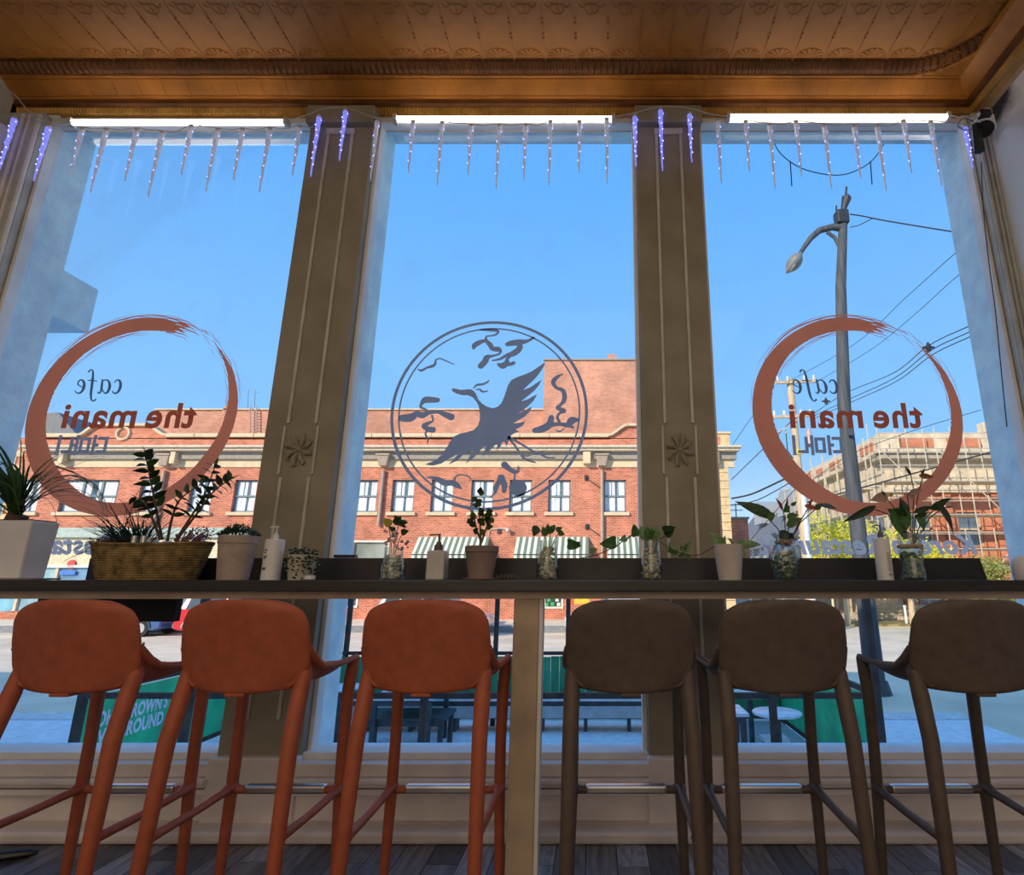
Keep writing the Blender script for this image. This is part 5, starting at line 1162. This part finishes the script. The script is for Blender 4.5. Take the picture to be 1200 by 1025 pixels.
# tables and benches
tt_m = M('table_grey', (.72, .75, .76), .5, var=.1); blk_m = M('bench_black', (.05, .06, .065), .5, var=.3)
gz = ZG+.03
def slab_table(name, label, x0, x1, y0, y1, h, top, legm, cat, shape='rect', planks=0):
    cx, cy = (x0+x1)/2, (y0+y1)/2; t = thing(name, label, cat, (cx, cy, gz)); a, b = (x1-x0)/2, (y1-y0)/2
    if shape == 'round':
        tp = MB().lathe([(1e-4, h-.03), (a-.01, h-.03), (a, h-.02), (a, h-.005), (a-.006, h), (1e-4, h)], 32); o = tp.build('table_top', top, t, True); o.scale = (1, b/a, 1)
        MB().tube([(0, 0, .03), (0, 0, h-.03)], .035, 10).build('pedestal', legm, t, True); MB().box((-.22, -.03, 0), (.22, .03, .03)).box((-.03, -.22, .0), (.03, .22, .03)).build('base', legm, t)
    else:
        if planks:
            for k in range(planks): MB().box((-a, -b+2*b*k/planks+.005, h-.035), (a, -b+2*b*(k+1)/planks-.005, h)).build('plank', top, t, bevel=.003)
        else: MB().box((-a, -b, h-.035), (a, b, h)).build('table_top', top, t, bevel=.004)
        MB().box((-a+.03, -b+.02, h-.10), (a-.03, -b+.05, h-.04)).box((-a+.03, b-.05, h-.10), (a-.03, b-.02, h-.04)).build('apron', legm, t)
        for sx__ in (-1, 1):
            for sy__ in (-1, 1): MB().box((sx__*(a-.06)-.03, sy__*(b-.06)-.03, 0), (sx__*(a-.06)+.03, sy__*(b-.06)+.03, h-.035)).build('leg', legm, t)
    return t
slab_table('patio_table', 'grey square-topped patio table before the green board fence', -2.95, -2.12, 7.9, 8.9, .70, tt_m, blk_m, 'table')
slab_table('patio_table', 'small round pale patio table at the pier side of the middle window', -3.75, -3.22, 8.0, 8.6, .77, tt_m, blk_m, 'table', 'round')
slab_table('patio_bench', 'low black slatted bench in front of the grey square table', -3.15, -1.98, 8.0, 8.65, .43, blk_m, blk_m, 'bench', planks=4)
b_ = slab_table('patio_bench', 'long pale timber bench along the foot of the green board fence', -4.6, 1.6, 9.12, 9.46, .46, M('bench_grey', (.78, .80, .82), .8), blk_m, 'bench', planks=2)
MB().box((-2.9, -.19, .20), (3.0, -.17, .36)).build('apron_board', M('apron_grey', (.5, .5, .5), .8), b_)
for k in range(9): MB().box((-2.6+.65*k, -.12, 0), (-2.55+.65*k, .12, .42)).build('leg', blk_m, b_)
slab_table('patio_table', 'round white patio table nearest the glass, by the green screen', 1.74, 2.28, 6.62, 7.15, .75, M('table_white', (.85, .87, .9), .3), blk_m, 'table', 'round')
slab_table('patio_table', 'round tan-topped patio table behind the round white ones', 1.20, 1.98, 8.35, 8.95, .79, M('table_tan', (.48, .38, .26), .6), blk_m, 'table', 'round')
slab_table('patio_table', 'pale round patio table half behind a fence post', 1.65, 2.35, 7.75, 8.3, .74, MATS['table_white'], blk_m, 'table', 'round')
slab_table('patio_table', 'square white patio table beside the second brown stool', 1.10, 1.66, 6.72, 7.2, .76, MATS['table_white'], blk_m, 'table')
slab_table('patio_chair', 'low grey stool under the round white patio table', 1.86, 2.14, 6.9, 7.12, .46, MATS['table_grey'], blk_m, 'stool')
# sloping concrete kerb inside the screen
o = MB().prism([(2.1, gz), (2.78, gz), (2.78, gz+.10), (2.1, gz+.10)], 6.4, 9.4).build('concrete_strip', M('strip', (.45, .44, .43), .9)); o['kind'] = 'structure'
# ------------------------------------------------------------------ street lamp
zl_ = ZG
q0 = P(1003, 600, 12.2); q1 = P(988, 262, 12.2); t = thing('street_lamp', 'tall grey street lamp with curved arm outside the window by the plaster wall', 'lamp', (q0.x, 12.2, ZG))
pol = M('lamp_pole', (.075, .08, .085), .75, metal=0, var=.3, vscale=3, stretch=(6, 6, .4))
def rel(px, py, Y=12.2): return P(px, py, Y) - Vector((q0.x, 12.2, ZG))
tp_ = rel(988, 262)
MB().tube([(0, 0, 0), (0, 0, 3), (.0, 0, 6), (tp_.x*.5, 0, 9), (tp_.x, 0, tp_.z)], [.20, .17, .145, .12, .10], 14).build('pole', pol, t, True)
MB().tube([(0, 0, 0), (0, 0, .25)], [.30, .24], 12).build('base', pol, t, True)
MB().box((-.11, -.26, 0), (.0, -.20, .22)).build('hand_box', pol, t, loc=rel(995, 513))
arm = [rel(986, 267), rel(975, 266), rel(960, 270), rel(950, 279), rel(942, 290), rel(937, 298)]
MB().tube(arm, [.10, .085, .08, .07, .06, .05], 10).build('arm', pol, t, True)
MB().tube([rel(988, 304), rel(984, 290), rel(978, 278), rel(969, 272)], .045, 8).build('brace', pol, t, True)
a_, b2 = rel(938, 298), rel(921, 320); dr = (b2-a_)
def head(u, v):
    an = 2*PI*v; k = math.sin(PI*min(.985, max(.06, u))**.8); c_ = a_.lerp(b2, u); nn_ = Vector((-dr.z, 0, dr.x)).normalized()
    return c_ + nn_*(.17*k*math.cos(an)) + Vector((0, 1, 0))*(.26*k*math.sin(an))
MB().grid(head, 12, 18).build('lamp_head', M('lamp_shell', (.20, .20, .19), .5), t, True)
def lens(u, v):
    an = 2*PI*v; k = u; c_ = a_.lerp(b2, .55); nn_ = Vector((-dr.z, 0, dr.x)).normalized()
    return c_ - Vector((.0, 0, .055)) - nn_*.085*0 + dr.normalized()*(.24*k*math.cos(an)) + Vector((0, 1, 0))*(.19*k*math.sin(an)) - Vector((0, .10*(1-k*k), .08*(1-k*k)))
MB().grid(lens, 5, 16).build('lens', M('lens', (.42, .38, .27), .3), t, True)
MB().box((-.17, -.14, -.20), (.12, .14, .16)).build('junction_box', iron_m, t, loc=rel(987, 255), bevel=.03)
MB().tube([rel(987, 250), rel(992, 232), rel(993, 229)], [.05, .12, .06], 8).build('top_bracket', iron_m, t, True)
MB().tube([rel(991, 232), rel(992, 219)], .025, 6).build('spike', iron_m, t); MB().tube([rel(980, 262), rel(980, 241)], .02, 6).build('spike', iron_m, t)
wr = M('cable_black', (.02, .022, .025), .6)
wirepx('overhead_wire', 'black overhead wire from the top of the street lamp towards the plaster wall side', [(996, 251), (1010, 253), (1040, 259), (1120, 272), (1200, 283)], [12.2, 12, 11.5, 10.5, 9.6], .016, wr)
wirepx('overhead_wire', 'short black wire loop joining the street lamp to its overhead wire', [(996, 266), (1006, 264), (1014, 260), (1022, 256)], [12.2, 12.1, 12, 11.9], .012, wr)
# ------------------------------------------------------------------ utility pole
q0 = P(937, 560, 26); t = thing('utility_pole', 'wooden utility pole with crossarms seen inside the orange ring', 'pole', (q0.x, 26, ZG)); tz = P(921, 444, 26).z-ZG
woodp = M('pole_wood', (.55, .42, .28), .85, var=.2, vscale=4, stretch=(5, 5, .4))
MB().tube([(0, 0, 0), (-.02, 0, tz*.5), (-.05, 0, tz)], [.22, .19, .16], 12).build('pole', woodp, t, True)
for (a, b, py_) in ((908, 954, 449), (904, 950, 489)):
    A = P(a, py_+1, 26)-Vector(t.location); B = P(b, py_-1, 26)-Vector(t.location); MB().bar((A.x, -.2, A.z), (B.x, -.2, B.z), .11, .13).build('crossarm', woodp, t)
    for k in (.05, .3, .72, .96): c_ = Vector((A.x, -.2, A.z)).lerp(Vector((B.x, -.2, B.z)), k); MB().tube([c_, c_+Vector((0, 0, .12)), c_+Vector((0, 0, .30))], [.03, .07, .05], 8).build('insulator', M('insulator', (.6, .6, .58), .3), t, True)
MB().bar(P(934, 492, 26)-Vector(t.location)+Vector((0, -.2, 0)), P(910, 508, 26)-Vector(t.location)+Vector((0, -.2, 0)), .05, .05).build('brace', woodp, t)
c_ = P(948, 508, 26)-Vector(t.location); MB().tube([c_+Vector((0, 0, .25)), c_+Vector((0, 0, .1)), c_+Vector((0, 0, -.65))], [.05, .13, .12], 10).build('transformer', M('transformer', (.50, .36, .34), .5), t, True)
c_ = P(921, 506, 26)-Vector(t.location); MB().tube([c_, c_+Vector((0, 0, -.9)), c_+Vector((.2, 0, -1.25)), c_+Vector((.5, 0, -1.35))], .025, 6).build('cutout_lead', wr, t)
MB().ball(tuple(c_), .09, 8).build('insulator', MATS['insulator'], t, True)
MB().box((-.18, -.22, 0), (.16, -.1, .22)).build('marker', M('marker_yellow', (.8, .6, .05), .6), t, loc=P(935, 533, 26)-Vector(t.location)+Vector((0, 0, 0)))
t = thing('metal_pole', 'pale blue-grey metal pole beside the wooden utility pole', 'pole', (P(947, 640, 25).x, 25, ZG)); MB().tube([(0, 0, 0), (0, 0, P(947, 578, 25).z-ZG)], .13, 12).build('pole', M('pale_pole', (.60, .64, .68), .5), t, True); MB().tube([(0, 0, 0), (0, 0, .2)], .22, 12).build('base', MATS['pale_pole'], t, True)
WR = [
 ('upper of the bundle of overhead wires crossing the ring and rising towards the plaster wall', [(950, 487), (990, 461), (1047, 437), (1088, 405), (1140, 380), (1200, 352)], [26, 22, 18, 15, 12, 10], .014),
 ('middle of the bundle of overhead wires crossing the ring', [(950, 489), (992, 469), (1048, 443), (1090, 411), (1140, 387), (1200, 357)], [26, 22, 18, 15, 12, 10], .014),
 ('lowest of the bundle of overhead wires crossing the ring', [(950, 492), (1000, 470), (1050, 447), (1092, 416), (1140, 393), (1200, 366)], [26, 22, 18, 15, 12, 10], .014),
 ('thin overhead wire high across the blue sky above the ring', [(920, 449), (1000, 404), (1060, 350), (1120, 296), (1180, 245)], [26, 20, 16, 12, 9.5], .010),
 ('second thin overhead wire across the blue sky above the ring', [(954, 449), (1020, 410), (1070, 370), (1120, 325), (1180, 278)], [26, 21, 17, 13, 10], .010),
 ('black wire dropping from the utility pole to the corner of the brick building', [(932, 489), (890, 530), (857, 562)], [26, 27, 28.4], .022),
 ('thin wire from the pole crossarm passing over the corner of the brick building', [(908, 452), (880, 490), (858, 522)], [26, 27, 28.4], .014),
 ('thick bundled cable from the pole down to the brick building corner', [(938, 552), (905, 568), (880, 579), (857, 584)], [26, 27, 28, 28.4], .045),
 ('lower bundled cable from the pole down past the brick building corner', [(938, 558), (900, 580), (880, 588), (857, 592)], [26, 27, 28, 28.4], .025),
 ('cable from the pole across the scaffolding towards the plaster wall', [(938, 574), (990, 536), (1060, 508), (1150, 480)], [26, 25, 24, 23], .014),
 ('long slack cable across the front of the scaffolding', [(940, 590), (1000, 574), (1080, 552), (1160, 530)], [26, 26, 26, 26], .035),
 ('straight guy wire leaning in front of the grey shingled building', [(950, 552), (915, 592), (880, 632)], [26, 26, 26], .02)]
for lab, pts, Ys, r_ in WR: wirepx('overhead_wire', lab, pts, Ys, r_, wr)
for i, (a, b, Y) in enumerate(((1088, 407, 15), (968, 470, 22))):
    q = P(a, b, Y); o = MB().tube([(0, 0, -.12), (0, 0, .0), (0, 0, .16)], [.05, .09, .02], 8).bar((-.16, 0, 0), (.16, 0, 0), .06, .05).build('wire_spacer', wr, None, loc=q); tag(o, ('small dark spacer clipped on the wires outside the ring', 'small dark spacer clipped on the wires between the letters')[i], 'spacer')
# ------------------------------------------------------------------ scaffolded building
YS = 36.0; XC = P(1040, 560, YS).x; zr = P(1100, 508, YS).z-ZG
sb = thing('corner_building', 'brick and stone corner building wrapped in scaffolding', 'building', (XC, YS, ZG))
sand = M('sandstone', (.66, .54, .38), .85, var=.15, vscale=1.5)
def SP(px, py): q = P(px, py, YS); return q.x-XC, q.z-ZG
zf = SP(1100, 578)[1]
hs_ = []
for k in range(4):
    xa = 1.0+k*3.1; hs_.append((xa, xa+1.5, zf-3.3, zf-1.2)); hs_.append((xa, xa+1.5, .8, 3.4))
wall_cells(MB(), 0, 14, 0, zf, hs_, 0, .4).build('wall', brickmat('orange_brick', (.62, .19, .09), (.50, .14, .06), (.5, .3, .2)), sb)
for h_ in hs_:
    f_ = MB().box((h_[0], .12, h_[2]), (h_[0]+.12, .3, h_[3])).box((h_[1]-.12, .12, h_[2]), (h_[1], .3, h_[3])).box((h_[0], .12, (h_[2]+h_[3])/2-.06), (h_[1], .3, (h_[2]+h_[3])/2+.06)).build('window', M('scaf_frame', (.55, .42, .30), .7), sb)
    MB().box((h_[0], .25, h_[2]), (h_[1], .3, h_[3])).build('pane', dkglass, f_)
for k in range(5):
    MB().box((.2+k*3.1-.05, -.18, 0), (.2+k*3.1+.5, 0, zf)).build('pilaster', sand if k == 0 else MATS['orange_brick'], sb)
MB().box((-.4, -.4, zf), (14, .4, zf+.35)).build('string_course', sand, sb, bevel=.05)
MB().box((-.1, -.05, zf+.35), (14, .4, zr-.9)).build('attic_wall', sand, sb)
MB().box((-.7, -.8, zr-1.9), (14, .4, zr-1.5)).build('cornice', M('cornice_stone', (.42, .36, .28), .85), sb, bevel=.08)
MB().box((-.9, -1.0, zr-1.5), (14, .4, zr-1.25)).build('cornice', sand, sb, bevel=.05)
MB().box((-.3, -.3, zr-1.25), (14, .3, zr)).build('parapet', sand, sb)
for k in range(4): MB().box((.9+k*3.1, -.36, zr-1.0), (.9+k*3.1+2.2, -.3, zr-.35)).build('parapet_panel', MATS['orange_brick'], sb)
MB().box((6.5, -.35, zr), (9.5, .3, zr+.7)).build('parapet_block', sand, sb, bevel=.05)
MB().box((.1, .4, 0), (14, 13.9, zr-.6)).build('mass', sand, sb)
# flank running away from us
MB().box((-.05, 0, 0), (0, 14, zr-1.2)).build('flank_wall', sand, sb); MB().box((-.6, -.3, zr-1.5), (0, 14, zr-1.2)).build('cornice', sand, sb)
MB().box((-.28, .32, zr-1.2), (.1, 14, zr-.05)).build('parapet', sand, sb)
for k in range(5): MB().box((-.14, 1+k*2.7, zf-3.2), (-.04, 2.3+k*2.7, zf-1.2)).build('window', dkglass, sb); MB().box((-.36, .8+k*2.7, zr-1.0), (-.3, 2.6+k*2.7, zr-.4)).build('parapet_panel', MATS['orange_brick'], sb)
scf = thing('scaffolding', 'pale tubular scaffolding on the corner building', 'scaffold', (XC, YS, ZG))
tube_s = M('scaffold_tube', (.60, .52, .40), .5, metal=.1); plk = M('scaffold_plank', (.70, .55, .35), .8)
zz_ = [2.0*k for k in range(1, int(zr/2)+1)]
for yy in (-1.3, -2.5):
    for k in range(8): MB().tube([(-1.6+k*1.75, yy, 0), (-1.6+k*1.75, yy, zr+rnd.uniform(-.3, .5))], .035, 6).build('standard', tube_s, scf)
    for z in zz_:
        for dz in ((0, .95) if z < zr else (0,)): MB().tube([(-1.7, yy, z+dz), (11, yy, z+dz)], .028, 5).build('ledger', tube_s, scf)
for z in zz_[:-1]: MB().box((-1.6, -2.4, z-.08), (11, -1.4, z-.02)).build('deck_board', plk, scf)
for k in range(3): MB().tube([(-1.6+k*3.5, -2.52, 0), (1.9+k*3.5, -2.52, 4)], .035, 5).build('brace', tube_s, scf); MB().tube([(1.9+k*3.5, -2.52, 6), (-1.6+k*3.5, -2.52, 10)], .035, 5).build('brace', tube_s, scf)
for xx in (-1.3, -2.3):
    for k in range(7): MB().tube([(xx, k*2.2, 0), (xx, k*2.2, zr-1+rnd.uniform(.2, 1.4))], .05, 6).build('standard', tube_s, scf)
    for z in zz_:
        MB().tube([(xx, -1.3, z-.2), (xx, 14, z-.2)], .04, 5).build('ledger', tube_s, scf)
for z in zz_[:-1]: MB().box((-2.2, -1, z-.28), (-1.35, 14, z-.22)).build('deck_board', plk, scf)
# ------------------------------------------------------------------ grey shingled building further along the side street
Y0, Y1 = 50.5, 78.0; XG = XC-.5
gb = thing('shingled_building', 'grey shingle-roofed building in shade along the side street', 'building', (XG, Y0, ZG))
shg = M('shingle_grey', (.15, .16, .18), .9, var=.3, vscale=3, stretch=(1, 1, 3)); gw = M('grey_stucco', (.34, .35, .36), .9, var=.12)
ze = 5.6; zt3 = 11.4
MB().box((0, 0, 0), (8, Y1-Y0, ze)).build('wall', gw, gb)
mb = MB().add([(-.9, -.3, ze-.1), (4, -.3, zt3), (4, Y1-Y0, zt3), (-.9, Y1-Y0, ze-.1)], [(0,1,2,3)]); mb.build('roof', shg, gb, solid=.2)
for k in range(18):
    tt = (k+.5)/18; MB().box((-.9+4.9*tt-.0, -.35, ze-.1+(zt3-ze)*tt+.08), (-.9+4.9*tt+.28, Y1-Y0, ze-.1+(zt3-ze)*tt+.16)).build('shingle_course', shg, gb)
MB().add([(0, 0, ze), (8, 0, ze), (4, 0, zt3)], [(0,1,2)]).build('gable', shg, gb)
for k in range(9):
    MB().box((-.10, 1+k*3, ze-1.7), (.0, 2.3+k*3, ze-.4)).build('window', dkglass, gb); MB().box((-.10, .6+k*3, .3), (.0, 1.9+k*3, 2.3)).build('window', dkglass, gb)
    MB().box((-1.3, .4+k*3, 0), (-1.15, .55+k*3, ze)).build('balcony_post', M('dark_wood', (.12, .12, .14), .8), gb)
MB().box((-1.3, 0, 2.5), (0, Y1-Y0, 2.65)).build('balcony', MATS['dark_wood'], gb)
for k in range(2):
    c0 = 6+k*9; MB().prism([(c0, zt3-2.8), (c0+3, zt3-2.8), (c0+3, zt3-1), (c0+1.5, zt3-.1), (c0, zt3-1)], .7, 3, 'x').build('dormer', gw, gb)
lb_ = thing('brick_annex', 'low red brick annex beyond the corner of the brick building', 'building', (P(862, 640, 41.2).x-1.6, 41.2, ZG))
zz = P(865, 608, 41.2).z-ZG; MB().box((-6, 0, 0), (2.6, 10, zz)).build('wall', brk, lb_); MB().box((-6, -.1, zz), (2.7, 10, zz+.15)).build('coping', dkcor, lb_)
tr = MB()
for k in range(3): tr.tube([(-.5+1.2*k, .5, zz+.1), (-.5+1.2*k, .5, zz+1.2)], .04, 5)
tr.tube([(-.6, .5, zz+1.1), (2.4, .5, zz+1.1)], .03, 5).tube([(-.6, .5, zz+.7), (2.4, .5, zz+.7)], .03, 5); tr.build('roof_rail', iron_m, lb_)
# side-street ground: gates, lawn, posts
gr_ = MB().box((8.8, 33.5, ZG), (60, 33.9, ZG+.18)).build('kerb', M('far_kerb', (.62, .56, .45), .9)); gr_['kind'] = 'structure'
o = MB().box((11.5, 29.5, ZG), (40, 33.4, ZG+.10)).build('lawn', M('dry_grass', (.28, .22, .08), .95, var=.5, vscale=2, bump=.6)); o['kind'] = 'structure'
# row of grey garden gates with round white lamps
for k in range(8):
    xx = P(861+19*k, 706, 31).x
    if xx > 10.0: break
    t = thing('yard_panel', 'grey yard fence panel with a round white lamp, %s past the brick building corner' % ords[k], 'fence', (xx, 31, ZG), 0, 'grey yard panels seen under the bar')
    MB().box((.03, 0, 0), (.84, .06, 2.1)).build('panel', M('panel_grey_%d' % (k % 3), ((.30, .33, .36), (.22, .28, .27), (.36, .38, .42))[k % 3], .7), t); MB().box((-.04, -.03, 0), (.04, .09, 2.2)).build('post', white_m, t)
    MB().ball((.5, -.04, 1.55), .10, 8, (1, .5, 1)).build('lamp', M('lamp_shade_white', (.8, .8, .76), .4), t, True)
for i, (a, b, hh) in enumerate(((988, 738, 1.5), (1080, 728, .9), (1047, 732, 1.3))):
    q = P(a, b, 28.5); t = thing('short_post', ('short cream post at the edge of the dry lawn, beside the street lamp', 'short white post on the dry lawn behind the last brown stool', 'short brown post in the middle of the dry lawn')[i], 'post', (q.x, 29.4+i*.5, ZG+.02))
    MB().tube([(0, 0, 0), (0, 0, hh)], .06, 8).build('shaft', (cream, white_m, woodp)[i], t, True); MB().ball((0, 0, hh), .075, 6).build('cap', (cream, white_m, woodp)[i], t, True)
t = thing('low_timber_wall', 'low tan retaining wall on the dry lawn, seen under the bar', 'wall', (P(1060, 720, 32).x-.6, 32.4, ZG))
for k in range(4): MB().box((-1.8, 0, .1+.2*k), (3.4, .2, .29+.2*k)).build('plank', woodp, t, bevel=.02)
# yellow trees
def tree(label, px, py, Y, rx, rz, n_, name='yellow_tree', gm=None, zb_=None):
    q = P(px, py, Y); t = thing(name, label, 'tree', (q.x, Y, ZG)); cz = q.z-ZG; mbs = [MB(), MB(), MB()]
    lobes = [(rnd.uniform(-.6, .6)*rx, rnd.uniform(-.6, .6)*rx, rnd.uniform(-.55, .55)*rz, rnd.uniform(.35, .6)) for _ in range(14)]
    for k in range(n_):
        lx, ly, lz, lr = rnd.choice(lobes); a = rnd.uniform(0, 2*PI); b = math.acos(rnd.uniform(-1, 1)); rr_ = lr*rnd.uniform(.6, 1.05)
        p = Vector((lx+rx*rr_*math.sin(b)*math.cos(a), ly+rx*rr_*math.sin(b)*math.sin(a), cz+lz+rz*rr_*math.cos(b))); s = rnd.uniform(.05, .10)
        u = Vector((rnd.uniform(-1, 1), rnd.uniform(-1, 1), rnd.uniform(-1, 1))).normalized(); v = u.orthogonal().normalized()
        mbs[k % 3].add([p-u*s, p-v*s*.6, p+u*s, p+v*s*.6], [(0,1,2,3)])
    for i, m_ in enumerate(mbs): m_.build('foliage', gm[i], t, kind='stuff')
    MB().tube([(0, 0, 0), (.05, 0, cz*.5), (0, .05, cz)], [.16, .12, .06], 8).build('trunk', woodp, t, True)
    for k in range(6): MB().tube([(0, 0, cz*.45), (rnd.uniform(-.6, .6)*rx, rnd.uniform(-.5, .5)*rx, cz+rnd.uniform(0, .5)*rz)], [.06, .02], 5).build('branch', woodp, t, True)
yl = [M('yellow_a', (1.0, .86, .06), .7, trans=.35), M('yellow_b', (.88, .80, .06), .7, trans=.35), M('yellow_c', (.60, .62, .06), .7, trans=.35)]
tree('bright yellow autumn tree in front of the scaffolding', 985, 650, 29.5, 2.0, 2.2, 7500, gm=yl)
tree('yellow-green autumn tree behind the stout vase', 1060, 655, 29.8, 2.0, 1.8, 6500, gm=[yl[1], yl[0], yl[2]])
gl3 = [M('bush_a', (.42, .42, .08), .7, trans=.3), M('bush_b', (.25, .32, .07), .7, trans=.3), M('bush_c', (.5, .42, .10), .7, trans=.3)]
tree('low olive bush against the scaffolded building, near the plaster wall', 1150, 672, 31, 1.7, 1.0, 2600, 'bush', gl3)
tree('low olive bush seen under the bar behind the last brown stool', 1165, 705, 30.0, 1.3, .6, 2000, 'bush', gl3)
